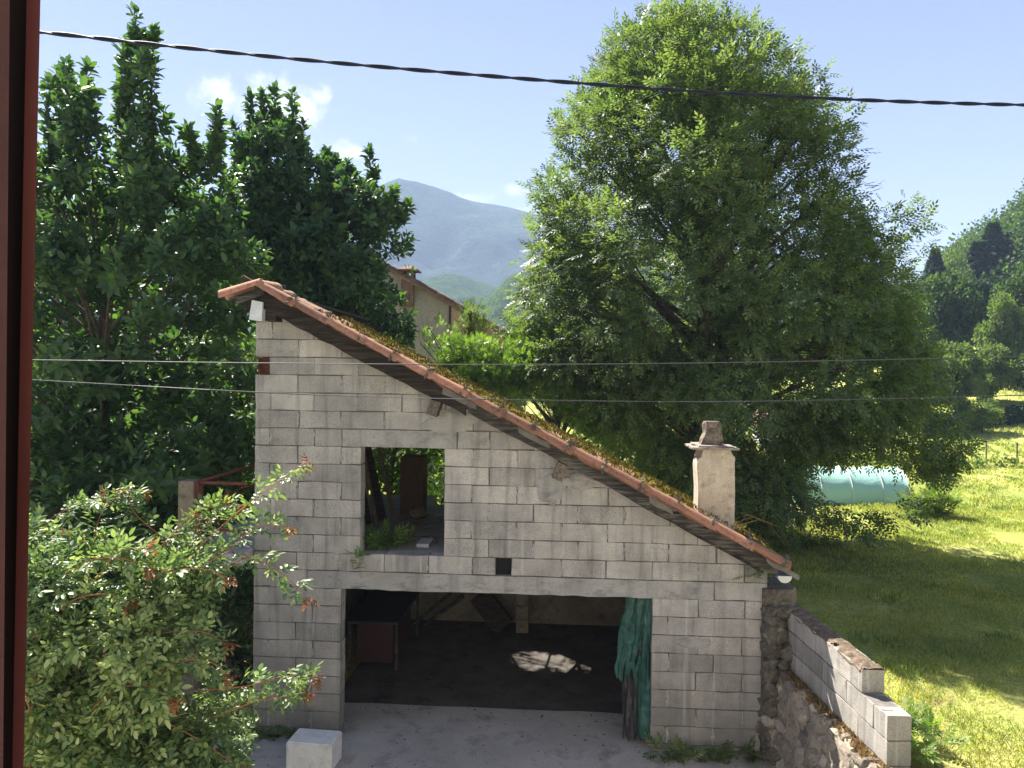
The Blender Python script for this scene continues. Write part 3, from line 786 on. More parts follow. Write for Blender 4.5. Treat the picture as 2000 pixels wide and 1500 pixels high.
# gutter at the low eave
gx_ = PY(1536, 1128, -.36); mb = MB(); n = 10; rg = .075
V = []; F = []
for y in (-.30, 4.4):
    for rr_ in (rg, rg-.004):
        for k in range(n+1): a = math.pi+math.pi*k/n; V.append((gx_[0]+math.cos(a)*rr_, y, gx_[2]+.0+math.sin(a)*rr_))
q = n+1
for k in range(n):
    F += [(k, k+1, 2*q+k+1, 2*q+k), (q+k+1, q+k, 3*q+k, 3*q+k+1), (k+1, k, q+k, q+k+1)]
mb.add(V, F); gut = mb.build('gutter', M['zinc'], garage)
mb = MB(); pts = [(gx_[0]+math.cos(math.pi+math.pi*k/n)*rg, gx_[2]+math.sin(math.pi+math.pi*k/n)*rg) for k in range(n+1)]
mb.prism(np.array(pts), -.306, -.300); mb.build('end_cap', M['plastic'], gut)
# chimney
cy0, cy1 = .14, .60
c0, c1 = PY(1370, 900, cy0), PY(1436, 900, cy0)
zt_ = PY(1400, 878, cy0)[2]
chim_x0, chim_x1 = c0[0], c1[0]
mb = MB(); zb_ = tile_top(chim_x1)-.35
segs = [(zb_, .0), (zb_+.25, .0), (PY(1400, 960, cy0)[2], .0), (PY(1400, 905, cy0)[2], .0), (zt_-.09, .005), (zt_-.05, .035), (zt_, .045)]
V = []; F = []; per = 20
for zi, (z, inn) in enumerate(segs):
    ring = []
    for side in range(4):
        for t in range(5):
            u = t/5
            if side == 0: p = (chim_x0+inn*.3+(chim_x1-chim_x0-1.3*inn)*u, cy0)
            elif side == 1: p = (chim_x1-inn, cy0+(cy1-cy0)*u)
            elif side == 2: p = (chim_x1-inn-(chim_x1-chim_x0-1.3*inn)*u, cy1)
            else: p = (chim_x0+inn*.3, cy1-(cy1-cy0)*u)
            V.append((p[0]+rng.normal(0, .005), p[1]+rng.normal(0, .005), z+(rng.normal(0, .004) if 0 < zi < len(segs)-1 else 0)))
for zi in range(len(segs)-1):
    for k in range(per): F.append((zi*per+k, zi*per+(k+1) % per, (zi+1)*per+(k+1) % per, (zi+1)*per+k))
F.append(tuple(range((len(segs)-1)*per, len(segs)*per)))
mb.add(V, F); chim = mb.build('chimney', M['render_wall'], garage)
mb = MB()      # thick render lump down the left side
V = []
for k, (z, o_) in enumerate(((zb_+.1, .02), (zb_+.5, .035), (zt_-.45, .03), (zt_-.2, .05), (zt_-.12, .04), (zt_-.08, .0))):
    for dx, dy in ((-o_, -.01), (.01, -.012), (.01, .3), (-o_, .3)): V.append((chim_x0+dx+rng.normal(0, .004), cy0+dy, z))
mb.add(V, [(i*4+k, i*4+(k+1) % 4, i*4+4+(k+1) % 4, i*4+4+k) for i in range(5) for k in range(4)]+[(20, 21, 22, 23)]); mb.build('render_coat', M['render_wall'], chim)
def ragged_slab(xa, xb, ya, yb, z, th, n=7, j=.012):
    pts = []
    for k in range(n): pts.append((xa+(xb-xa)*k/n, ya))
    for k in range(n): pts.append((xb, ya+(yb-ya)*k/n))
    for k in range(n): pts.append((xb-(xb-xa)*k/n, yb))
    for k in range(n): pts.append((xa, yb-(yb-ya)*k/n))
    V = [(x+rng.normal(0, j), y+rng.normal(0, j), z) for x, y in pts]; V += [(x+rng.normal(0, .004), y+rng.normal(0, .004), z+th+rng.normal(0, .003)) for x, y, _ in V]
    m = len(pts); return V, [tuple(range(m-1, -1, -1)), tuple(range(m, 2*m))]+[(k, (k+1) % m, m+(k+1) % m, m+k) for k in range(m)]
s0, s1 = PY(1352, 870, cy0-.06), PY(1443, 873, cy0-.06)
mb = MB(); V, F = ragged_slab(s0[0], s1[0], cy0-.06, cy1+.06, zt_, .022); mb.add(V, F)
V, F = ragged_slab(s0[0]+.06, s1[0]-.12, cy0-.03, cy1, zt_+.024, .02); mb.add(V, F); mb.build('chimney_slab', M['slate'], chim)
q0, q1 = PY(1376, 866, cy0+.1), PY(1410, 866, cy0+.1)
def lump(name, c, size, m, parent, seed, npt=26, tilt=0):
    r_ = np.random.default_rng(seed); bm = bmesh.new()
    for k in range(npt):
        d = r_.normal(0, 1, 3); d /= (abs(d)**3.4).sum()**(1/3.4)*(.92+.16*r_.random()); bm.verts.new((d[0]*size[0]/2, d[1]*size[1]/2, d[2]*size[2]/2))
    res = bmesh.ops.convex_hull(bm, input=bm.verts)
    bmesh.ops.delete(bm, geom=[v for v in bm.verts if not v.link_faces], context='VERTS')
    me = bpy.data.meshes.new(name); bm.to_mesh(me); bm.free()
    if c is None: return me
    return place(name, me, m, parent, mw=Matrix.Translation(c) @ Matrix.Rotation(tilt, 4, 'Y'))
mb = MB(); zz = zt_+.044; xa_, xb_ = q0[0], q1[0]; V = []
for k, (h, l, r_) in enumerate(((0, -.04, .005), (.06, -.03, .0), (.13, .005, .0), (.22, .015, -.01), (.265, .02, -.015))):
    for x, y in ((xa_+l, .0), ((xa_+xb_)/2, -.02), (xb_+r_, .0), (xb_+r_, .17), (xa_+l, .17)):
        V.append((x+rng.normal(0, .008), cy0+.1+y+rng.normal(0, .008), zz+h))
mb.add(V, [(i*5+k, i*5+(k+1) % 5, i*5+5+(k+1) % 5, i*5+5+k) for i in range(4) for k in range(5)]+[(20, 21, 22, 23, 24), (4, 3, 2, 1, 0)])
mb.build('top_stone', M['top_stone'], chim)
# plants and moss band at chimney foot
mb = MB(); V = []
mb.box((chim_x0-.02, cy0-.02, tile_top(chim_x0)-.3), (chim_x1+.02, cy0, 0)) if False else None

# ---------------- stone corner and retaining walls
retain = thing('stone_retaining_wall', 'old rubble stone wall running from the garage corner towards the camera below the block wall', 'stone wall', (3.1, -2.5, 0))
A = PZ(1512, 1170, 1.66); B = PZ(1684, 1308, 1.66)            # left top edge of the block wall
dw = (B-A); dw[2] = 0; Lw = np.linalg.norm(dw[:2]); dw = dw/Lw; sw = np.array([-dw[1], dw[0], 0])   # sw: to the right side
if sw[0] < 0: sw = -sw
print('retaining', A, B, dw, sw)
blockwall = thing('block_wall', 'low sunlit concrete block wall topped with brown moss, stepping down beside the field', 'wall', tuple(A*[1, 1, 0]))
def on_wall(s, t, z): p = A+dw*s+sw*t; return (p[0], p[1], z)
ZT = 1.66
def wall_block(s0, s1, z0, z1, m=M['block_beige'], t0=0, t1=.2):
    mb = MB(); g = .004; j = lambda: rng.normal(0, .0025)
    nn = 4; bots = [on_wall(s0+g+(s1-s0-2*g)*k/nn, t0+j(), z0+g+j()) for k in range(nn+1)]; tops = [on_wall(s0+g+(s1-s0-2*g)*k/nn, t0+j(), z1-g+j()) for k in range(nn+1)]
    b2 = [on_wall(s0+g+(s1-s0-2*g)*k/nn, t1, z0+g) for k in range(nn+1)]; t2 = [on_wall(s0+g+(s1-s0-2*g)*k/nn, t1+j(), z1-g+j()) for k in range(nn+1)]
    V = bots+tops+b2+t2; q = nn+1; F = []
    for k in range(nn): F += [(k, k+1, q+k+1, q+k), (2*q+k+1, 2*q+k, 3*q+k, 3*q+k+1), (q+k, q+k+1, 3*q+k+1, 3*q+k)]
    F += [(0, q, 3*q, 2*q), (nn, 2*q+nn, 3*q+nn, q+nn)]
    mb.add(V, F); mb.build('concrete_block', m, blockwall)
sEnd = Lw; step = .45
for r_ in range(8):
    z1 = ZT-r_*.21; z0 = z1-.205
    e = sEnd if r_ == 0 else sEnd+step
    off = .15 if r_ % 2 else .40
    js = [-.02]+[x for x in np.arange(off, e-.1, .51)]+[e]
    if r_ >= 1: js = [-.02]+sorted([e-.24-.51*k for k in range(8) if e-.24-.51*k > .08] if r_ % 2 else [e-.51*k for k in range(1, 8) if e-.51*k > .08])+[e]
    for a, b_ in zip(js[:-1], js[1:]): wall_block(a, b_, z0, z1)
mb = MB(); V = [on_wall(s, t, z) for s in (0, sEnd-.01) for t in (.012, .188) for z in (0, ZT-.01)]
mb.add(V, [(0, 1, 3, 2), (4, 6, 7, 5), (0, 4, 5, 1), (2, 3, 7, 6), (1, 5, 7, 3)])
V = [on_wall(s, t, z) for s in (sEnd-.01, sEnd+step-.012) for t in (.012, .188) for z in (0, ZT-.215)]
mb.add(V, [(4, 6, 7, 5), (0, 4, 5, 1), (2, 3, 7, 6), (1, 5, 7, 3)]); mb.build('mortar', M['mortar'], blockwall)
# moss blanket on the top course
ns2, nt2 = 150, 16; Sg, Tg = np.meshgrid(np.linspace(.0, sEnd-.0, ns2), np.linspace(-.006, .21, nt2)); nz = fbm(Sg, Tg, 4, 9, 21)
Hm = ZT+.022+nz*.04-.03*(np.abs(Tg-.1)/.1)**6
Pm = A[None, None, :]+dw*Sg[..., None]+sw*Tg[..., None]; Pm[..., 2] = Hm
I = np.arange(Sg.size).reshape(Sg.shape); F = np.stack([I[:-1, :-1].ravel(), I[1:, :-1].ravel(), I[1:, 1:].ravel(), I[:-1, 1:].ravel()], 1)
keep = (fbm(Sg, Tg, 4, 5, 22)+.62-.5*(np.abs(Tg-.1)/.1)**4*(rng.random(Sg.shape)))[:-1, :-1].ravel() > -.05
place('moss', npmesh('wall_moss', Pm.reshape(-1, 3), F[keep]), M['moss_brown'], blockwall, kind='stuff')
# rubble wall body: left face battered, top ledge
ZL = .98
def face_t(s, z):     # sideways offset of the rubble face
    return -.12-.10*(ZL-z)
nS, nZ = 90, 34
Sg, Zg = np.meshgrid(np.linspace(-.45, 4.6, nS), np.linspace(0, 1, nZ))
topz = ZL+.75*(1-ss(-.1, .38, Sg))
zz_ = Zg*topz
tt = -.10-.11*np.clip(ZL-zz_, -.1, 1)-.17*(1-ss(.0, .55, Sg))*(1-.45*Zg)+fbm(Sg, zz_, 5, 4.2, 31)*.075-.012
Pm = A[None, None, :]+dw*Sg[..., None]+sw*tt[..., None]; Pm[..., 2] = zz_
V1 = Pm.reshape(-1, 3)
Tt = np.linspace(0, 1, 8); Sg2, T2 = np.meshgrid(np.linspace(-.45, 4.6, nS), Tt)
tl = tt[-1][None, :]+(.05-tt[-1][None, :])*T2; P2 = A[None, None, :]+dw*Sg2[..., None]+sw*tl[..., None]; P2[..., 2] = topz[-1][None, :]+fbm(Sg2, T2, 3, 6, 33)*.04*(T2 > 0)
V2 = P2.reshape(-1, 3)
I = np.arange(Sg.size).reshape(Sg.shape); F1 = np.stack([I[:-1, :-1].ravel(), I[:-1, 1:].ravel(), I[1:, 1:].ravel(), I[1:, :-1].ravel()], 1)
I = np.arange(Sg2.size).reshape(Sg2.shape)+len(V1); F2 = np.stack([I[:-1, :-1].ravel(), I[:-1, 1:].ravel(), I[1:, 1:].ravel(), I[1:, :-1].ravel()], 1)
place('rubble_core', npmesh('rubble_core', np.concatenate([V1, V2]), np.concatenate([F1, F2])), M['stone_mortar'], retain)
stones = [lump('stone', None, (1, 1, 1), None, None, 50+i, 27) for i in range(8)]
for m in stones: m.materials.append(M['stone'])
dark_stones = [m.copy() for m in stones[:4]]
for m in dark_stones: m.materials.clear(); m.materials.append(M['rock_dark'])
yaww = math.atan2(dw[1], dw[0])
z = .04; ri = 0
while z < 1.75:
    h = .11+.09*rng.random(); s = -.1+rng.random()*.1
    while s < 4.3:
        w = .12+.2*rng.random(); hh = h*(.8+.3*rng.random())
        tz = float(ZL+.75*(1-ss(-.1, .38, s)))
        if z < tz-.02:
            tt_ = -.10-.11*np.clip(ZL-z, -.1, 1)-.17*float(1-ss(.0, .55, s))*(1-.45*z/tz)
            p = on_wall(s+w/2, tt_+.035, z+hh/2)
            dark = s < .5 or z > ZL+.05
            me = (dark_stones if (dark and rng.random() < .5) else stones)[int(rng.integers(0, 4))]
            place('stone', me, None, retain, mw=Matrix.Translation(p) @ Matrix.Rotation(yaww, 4, 'Z') @ Matrix.Rotation(rng.normal(0, .12), 4, 'Y') @ Matrix.Rotation(rng.normal(0, .06), 4, 'X') @ Matrix.Diagonal((w*1.0, .10+.04*rng.random(), hh*1.05, 1)))
        s += w*1.02
    z += h*1.05
# coping stones at the lip
s = .45
while s < 4.3:
    w = .12+.16*rng.random(); p = on_wall(s+w/2, -.07+rng.normal(0, .02), ZL-.005+rng.normal(0, .015))
    place('stone', stones[int(rng.integers(0, 8))], None, retain, mw=Matrix.Translation(p) @ Matrix.Rotation(yaww+rng.normal(0, .2), 4, 'Z') @ Matrix.Rotation(rng.normal(0, .12), 4, 'Y') @ Matrix.Diagonal((w, .13+.05*rng.random(), .08+.04*rng.random(), 1)))
    s += w
# concrete hump where rubble, eave and facade meet
c = PY(1487, 1170, -.05); mb = MB()
mb = MB(); cc = PY(1515, 1150, -.1); mb.box((cc[0]-.12, -.05, 0), (cc[0]+.24, .5, cc[2]-.02)); mb.build('corner_pier', M['rock_dark'], retain)
z = .05
while z < cc[2]-.2:
    h = .09+.1*rng.random(); x = XRW-.06
    while x < cc[0]+.10:
        w = .11+.14*rng.random(); dk = rng.random() < .85
        place('stone', (dark_stones if dk else stones)[int(rng.integers(0, 4))], None, retain, mw=Matrix.Translation((x+w/2, -.05-.12*(1-z/cc[2])*(1 if x > XRW else .6)+rng.normal(0, .015), z+h/2)) @ Matrix.Rotation(rng.normal(0, .2), 4, 'Y') @ Matrix.Diagonal((w*1.25, .22, h*1.3, 1)))
        x += w
    z += h

# ---------------------------------------------------------------- landing and railing on the left
zl = PY(460, 1072, -.05)[2]
pf = PY(363, 940, -.25)
rail = thing('landing_railing', 'rusty red pipe railing with a concrete post on the landing beside the garage', 'railing', (pf[0], -.2, zl))
land = thing('concrete_landing', 'narrow concrete landing slab against the left side of the garage', 'landing', (pf[0]+.5, .6, zl))
mb = MB(); mb.box((pf[0]-.12, -.30, zl-.13), (XL-.012, 3.9, zl)); mb.build('slab', M['yard'], land)
mb = MB(); mb.box((pf[0]-.06, -.22, 0), (pf[0]+.1, -.02, zl-.131)); mb.build('support', M['plaster_dark'], land); mb = MB(); mb.box((pf[0]-.06, 2.6, 0), (pf[0]+.1, 2.8, zl-.131)); mb.build('support', M['plaster_dark'], land)
mb = MB(); w = .085; zz1 = pf[2]
V = [];
for h in (zl, zl+.3, zz1-.02, zz1): 
    for i, j in ((-1, -1), (1, -1), (1, 1), (-1, 1)): V.append((pf[0]+i*w+rng.normal(0, .003), -.25+w+j*w, h))
mb.add(V, [(a*4+k, a*4+(k+1) % 4, a*4+4+(k+1) % 4, a*4+4+k) for a in range(3) for k in range(4)]+[(12, 13, 14, 15)]); mb.build('post', M['plaster_dark'], rail)
mb = MB(); mb.box((pf[0]+w, -.21, zl), (pf[0]+w+.045, -.10, zz1-.01)); mb.build('iron_upright', M['rust'], rail)
for py in (944, 989, 1037):
    z_ = PY(430, py, -.17)[2]; mb = MB(); mb.tube([(pf[0]+w+.02, -.17, z_), ((pf[0]+XL)/2, -.172, z_+.004), (XL-.01, -.17, z_)], .019, 10); mb.build('rail', M['rust'], rail, True)
for py in (944, 989, 1037):
    z_ = PY(430, py, -.17)[2]; mb = MB(); mb.tube([(pf[0]+w-.02, -.08, z_), (pf[0]+w, 3.7, z_)], .019, 10); mb.build('rail', M['rust'], rail, True)

# ---------------------------------------------------------------- things in and round the garage
# torn curtain
def curtain(name, x0, x1, z_top, bot, y, m, parent, nx=40, nz=30, amp=.045, seed=3, spread=1.0, hole=None):
    r_ = np.random.default_rng(seed); V = []; F = []; ph = r_.random(4)*6
    for j in range(nz+1):
        for i in range(nx+1):
            u = i/nx; v = j/nz; zb = bot(u); z = z_top+(zb-z_top)*v
            xx = x1-(x1-x0)*(1-u)*(1+(spread-1)*v)
            yy = y+amp*(.25+.75*min(1, v*2.2))*(math.sin(u*17+ph[0]+1.5*v)+.55*math.sin(u*31+ph[1]-2*v)+.5*math.sin(u*8+v*5+ph[2]))+.01*r_.normal()
            V.append((xx+.012*math.sin(v*9+u*20), yy, z))
    for j in range(nz):
        for i in range(nx):
            if hole and hole(i/nx, j/nz): continue
            a = j*(nx+1)+i; F.append((a, a+1, a+nx+2, a+nx+1))
    me = bpy.data.meshes.new(name); me.from_pydata(V, [], F); me.update()
    return place(name, me, m, parent, smooth=True)
ccx0, ccx1 = PY(1222, 1200, .12)[0], PY(1271, 1200, .12)[0]
cur = thing('torn_curtain', 'torn green tarpaulin curtain with black lower layer hanging at the right side of the doorway', 'curtain', ((ccx0+ccx1)/2, .12, DZ))
zmid = PY(1220, 1322, .1)[2]
def botg(u): return (.10 if u > .72 else zmid+.02+.07*math.sin(u*30)+.05*math.sin(u*53)-.25*max(0, u-.45))
curtain('green_sheet', ccx0, ccx1, DZ+.02, botg, .10, M['tarp'], cur, 56, 44, .022, 3, 1.45, lambda u, v: (.55 < u < .68 and .66 < v < .74))
curtain('black_sheet', ccx0-.02, ccx1-.08, DZ-.6, lambda u: .06+.03*math.sin(u*40), .155, M['tarp_black'], cur, 36, 30, .022, 5, 1.0)
# workbench: dark top on a red cupboard and thin legs
t0_ = PZ(790, 1292, .0)
tb_ = thing('workbench', 'dark topped workbench with a red brown front standing at the left inside the garage', 'table', (t0_[0]-.4, 2.6, 0))
fx0, fx1 = PY(690, 1250, 2.0)[0], PY(775, 1250, 2.0)[0]; zt2 = PY(740, 1218, 2.0)[2]
mb = MB(); mb.box((fx0-.08, 1.95, zt2), (fx1+.03, 3.6, zt2+.04)); mb.build('table_top', M['blackish'], tb_)
mb = MB(); mb.box((fx0+.05, 2.02, .12), (fx1-.06, 3.3, zt2-.002)); mb.build('cupboard', M['redbox'], tb_)
for x, y in ((fx0-.05, 2.0), (fx1-.0, 2.0), (fx0-.05, 3.55), (fx1-.0, 3.55)):
    mb = MB(); mb.box((x-.02, y-.02, 0), (x+.02, y+.02, zt2-.001)); mb.build('leg', M['wood'], tb_)
for (a, b_, y, lb) in (((800, 1265), (880, 1160), 3.9, 'pale timber leaning on the back wall right of the workbench'), ((830, 1235), (905, 1165), 4.05, 'thin timber leaning on the back wall nearest the block pillar')):
    p, q = PY(*a, y), PY(*b_, y); p[2] = max(p[2], .02); mb = MB(); mb.beam(p, q, .05, .09, (0, 1, 0)); tag(mb.build('leaning_timber', M['wood']), lb, 'timber', 'timbers leaning in the garage')
p, q = PY(985, 1225, 3.85), PY(935, 1160, 3.95); mb = MB(); mb.beam(p, q, .35, .12, (0, 1, 0)); tag(mb.build('dark_board', M['wood_dark']), 'wide dark panel leaning beside the block pillar', 'board')  # panel in the dark wood colour
# upper storey: leaning boards, upright box, plank, branches
grp = 'boards leaning inside the upper window'
for k, (a, b_, y, w, m, lb) in enumerate((((770, 978), (738, 862), 2.2, .05, 'wood_plank', 'sunlit edged board, rightmost of those leaning in the window opening'),
      ((748, 978), (715, 860), 2.1, .12, 'wood_dark', 'broad dark board leaning just left of the sunlit edged board'), ((738, 980), (712, 880), 1.9, .03, 'wood_plank', 'narrow brown batten leaning in front of the dark boards'),
      ((722, 980), (700, 870), 1.8, .10, 'wood_dark', 'dark board leaning nearest the left window jamb'), ((730, 982), (708, 900), 1.7, .022, 'wood_plank', 'thinnest batten leaning near the left window jamb'))):
    p, q = PY(*a, y), PY(*b_, y); q = q+(q-p)*.25; p[2] = BZ+.01
    mb = MB(); mb.beam(p, q, .035, w, (1, 0, .1)); tag(mb.build('leaning_board', M[m]), lb, 'board', grp)
b0, b1 = PY(782, 892, 2.6), PY(826, 975, 2.6)
mb = MB(); mb.box((b0[0], 2.6, BZ), (b1[0], 2.95, b0[2])); bx_ = mb.build('wooden_box', M['wood_box']); tag(bx_, 'tall brown wooden box standing upright inside the upper window', 'box')
p = PY(832, 1048, .75); mb = MB(); mb.box((p[0]-.07, .5, BZ), (p[0]+.08, .85, BZ+.04)); tag(mb.build('plank_offcut', M['board_light']), 'short grey plank offcut lying inside the window sill', 'plank')
mb = MB()
for k in range(26):
    x = WX0+.1+rng.random()*1.1; y = .6+rng.random()*2.4; a = rng.random()*3; L = .15+.35*rng.random()
    mb.tube([(x, y, BZ+.015), (x+L*.5*math.cos(a), y+L*.5*math.sin(a), BZ+.03+.04*rng.random()), (x+L*math.cos(a+.3), y+L*math.sin(a+.3), BZ+.02)], [.012, .009, .005], 5)
o = mb.build('debris', M['wood_plank'], kind='stuff'); o['label'] = 'twigs and broken wood strewn on the upper floor'; o['category'] = 'debris'
o = lump('firewood_log', (PY(818, 968, 2.3)[0], 2.3, BZ+.09), (.26, .3, .18), M['wood_plank'], None, 5); tag(o, 'stubby brown log lying against the upright wooden box', 'log')
# white block in the yard
p0, p1 = PY(559, 1456, -.78), PY(650, 1456, -.78)
mb = MB(); xa_, xb_ = p0[0], p1[0]; zt3 = PY(600, 1456, -.78)[2]+.02
bm = bmesh.new(); bmesh.ops.create_cube(bm, size=1); bmesh.ops.bevel(bm, geom=bm.edges[:], offset=.035, segments=2, affect='EDGES')
for v in bm.verts: v.co = Vector((v.co.x+rng.normal(0, .004), v.co.y+rng.normal(0, .004), v.co.z+rng.normal(0, .003)))
me = bpy.data.meshes.new('white_block'); bm.to_mesh(me); bm.free()
o = place('white_block', me, M['polystyrene'], mw=Matrix.Translation(((xa_+xb_)/2, -.61, zt3/2)) @ Matrix.Rotation(R(-3), 4, 'Z') @ Matrix.Diagonal((xb_-xa_, .34, zt3, 1)))
tag(o, 'chipped white block standing on the yard by the left doorway pier', 'block')

# ---------------------------------------------------------------- overhead cables and window frame
def cable(name, pts, dep, r, label, strands=1, twist=0, m='cable', group=None, d2=None):
    P = [PD(x, y, dep+((d2 or dep)-dep)*(x/2000)) for x, y in pts]
    # resample with Catmull-Rom
    out = []
    for i in range(len(P)-1):
        p0 = P[max(i-1, 0)]; p1 = P[i]; p2 = P[i+1]; p3 = P[min(i+2, len(P)-1)]
        for t in np.linspace(0, 1, 60, endpoint=False): out.append(.5*((2*p1)+(-p0+p2)*t+(2*p0-5*p1+4*p2-p3)*t*t+(-p0+3*p1-3*p2+p3)*t**3))
    out.append(P[-1]); out = np.array(out)
    root = thing(name, label, 'cable', tuple(out[0]), group)
    Ls = np.concatenate([[0], np.cumsum(np.linalg.norm(np.diff(out, axis=0), axis=1))])
    for s in range(strands):
        mb = MB(); pts3 = out.copy()
        if strands > 1:
            a = Ls*twist+2*math.pi*s/strands; d = np.array([0, 1.0, 0])
            pts3 = out+np.stack([0*a, np.cos(a)*r*.95, np.sin(a)*r*.95], 1)
        mb.tube([tuple(p) for p in pts3], r, 6); mb.build('strand', M[m], root, True)
    return root
cable('twisted_cable', [(-260, 36), (78, 63), (330, 90), (650, 122), (1000, 152), (1350, 178), (1700, 196), (2000, 205), (2300, 209)], 3.6, .0055, 'thick twisted black overhead cable crossing the sky above the garage', 2, 17, d2=4.2)
cable('overhead_wire', [(-260, 700), (65, 703), (500, 709), (1000, 712), (1500, 707), (2000, 696), (2300, 688)], 5.0, .0032, 'upper of the two thin black wires crossing in front of the garage gable', 1, 0, 'wire', 'thin wires in front of the garage')
cable('overhead_wire', [(-260, 722), (65, 742), (300, 755), (500, 766), (700, 774), (1000, 781), (1450, 784), (2000, 772), (2300, 762)], 5.3, .002, 'lower of the two thin wires crossing in front of the window opening', 2, 1.7, 'wire', 'thin wires in front of the garage')
# red window frame close to the camera
fr = thing('window_frame', 'dark red painted window frame standing upright at the left edge of the view', 'window frame', tuple(PD(30, 750, .62)))
def fpt(px_top, px_bot, t, dep): 
    y = -250+t*2000; x = px_top+(px_bot-px_top)*t*1.333-(px_bot-px_top)*.166
    return PD(x, y, dep)
def unit3(v): return v/np.linalg.norm(v)
def frame_bar(name, xt0, xt1, xb0, xb1, dep, thick, m):
    mb = MB(); V = []
    for t in np.linspace(0, 1, 9):
        a = fpt(xt0, xb0, t, dep); b_ = fpt(xt1, xb1, t, dep)
        V += [a, b_, b_+unit3(b_-CAM)*thick, a+unit3(a-CAM)*thick]
    F = []
    for i in range(8):
        for k in range(4): F.append((i*4+k, i*4+(k+1) % 4, i*4+4+(k+1) % 4, i*4+4+k))
    F += [(3, 2, 1, 0), (32, 33, 34, 35)]
    mb.add(V, F); mb.build(name, m, fr)
frame_bar('outer_rail', -420, 19, -440, 6, .56, .05, M['paint_dark'])
frame_bar('rail_groove', 19, 52, 6, 24, .605, .03, M['groove_shade'])
frame_bar('inner_rail', 52, 79, 24, 46, .58, .035, M['paint'])

# the house the photograph is taken from: its pale wall with the window the camera looks out of
own = thing('own_house', 'pale plastered house wall behind the viewer with the window the red frame belongs to', 'house', (0, -9.1, 0))
mb = MB()
for (xa, xb, za, zb) in ((-9, -.75, 0, 7.2), (.75, 9, 0, 7.2), (-.749, .749, 0, 3.25), (-.749, .749, 4.95, 7.2)): mb.box((xa, -9.35, za), (xb, -9.05, zb))
mb.build('wall', M['own_plaster'], own)
MB().box((-.85, -9.4, 3.252), (.85, -8.98, 3.31)).build('sill', M['slate'], own)
# ---------------------------------------------------------------- house beyond
HD = 26.0
hy = PD(880, 600, HD)[1]
house = thing('far_house', 'pinkish stuccoed house gable with a dark tiled roof edge beyond the garage', 'house', (float(PD(850, 640, HD)[0]), hy, FZ))
def hp(px, py): p = PY(px, py, hy); return (p[0], p[2])
ra, rb = hp(745, 512), hp(990, 650); hk = (rb[1]-ra[1])/(rb[0]-ra[0]); hz = lambda x: ra[1]+(x-ra[0])*hk
xm, xr_, xl_ = hp(877, 620)[0], hp(985, 645)[0], hp(700, 500)[0]
mb = MB(); mb.prism(np.array([(xl_, .5), (xm, .5), (xm, hz(xm)-.18), (xl_, hz(xl_)-.18)]), hy, hy+.3); mb.build('wall', M['stucco_grey'], house)['label'] = 'grey stucco part of the gable wall'
mb = MB(); mb.prism(np.array([(xm+.07, .5), (xr_, .5), (xr_, hz(xr_)-.18), (xm+.07, hz(xm+.07)-.18)]), hy-.03, hy+.3); mb.build('wall', M['stucco_pink'], house)['label'] = 'pink stucco part of the gable wall'
mb = MB(); mb.box((xm+.002, hy-.06, .5), (xm+.068, hy+.2, hz(xm)-.16)); mb.build('downpipe', M['wood_dark'], house)
mb = MB(); mb.prism(np.array([(xl_, hz(xl_)-.17), (xr_+.25, hz(xr_+.25)-.17), (xr_+.25, hz(xr_+.25)-.02), (xl_, hz(xl_)-.02)]), hy-.25, hy+7); hroof = mb.build('roof', M['tile_far'], house)
hs = math.atan(hk); hd_ = Vector((math.cos(hs), 0, math.sin(hs))); hn_ = Vector((-math.sin(hs), 0, math.cos(hs)))
hl = (xr_+.25-xl_)/math.cos(hs); kk = int(hl/.33)
far_tile = tile_mesh('roof_tile', .10, .125, .42, .02, seed=31, seg=6); far_tile.materials.append(M['tile_far'])
for i in range(kk):
    for rI in range(4):
        p = Vector((xl_, hy-.15+rI*.26, hz(xl_)-.05))+hd_*(i*.33)+hn_*rng.normal(0, .012)
        mw = Matrix(((hd_.x, 0, hn_.x, p.x), (0, 1, 0, p.y), (hd_.z, 0, hn_.z, p.z), (0, 0, 0, 1)))
        place('roof_tile', far_tile, None, hroof, mw=mw)
c0_, c1_ = hp(786, 548), hp(810, 520)
hc = MB().box((c0_[0], hy-.22, c0_[1]-.9), (c1_[0], hy+.35, hp(800, 548)[1])).build('chimney', M['tile_far'], house)
za_, zb2 = hp(800, 548)[1], hp(800, 530)[1]
mb = MB()
for x in (c0_[0]+.03, c1_[0]-.09):
    for y in (hy-.2, hy+.22): mb.box((x, y, za_), (x+.07, y+.09, zb2))
mb.box((c0_[0]+.17, hy-.2, za_), (c0_[0]+.24, hy-.1, zb2)); mb.build('flue_posts', M['tile_far'], hc)
mb = MB(); xc_, yc_ = (c0_[0]+c1_[0])/2, hy+.07; e_ = .36
mb.add([(xc_-e_, yc_-.4, zb2), (xc_+e_, yc_-.4, zb2), (xc_+e_, yc_+.4, zb2), (xc_-e_, yc_+.4, zb2), (xc_-e_, yc_-.4, zb2+.04), (xc_+e_, yc_-.4, zb2+.04), (xc_+e_, yc_+.4, zb2+.04), (xc_-e_, yc_+.4, zb2+.04), (xc_, yc_, zb2+.22)],
       [(3, 2, 1, 0), (0, 1, 5, 4), (1, 2, 6, 5), (2, 3, 7, 6), (3, 0, 4, 7), (4, 5, 8), (5, 6, 8), (6, 7, 8), (7, 4, 8)]); mb.build('chimney_cap', M['tile_far'], hc)
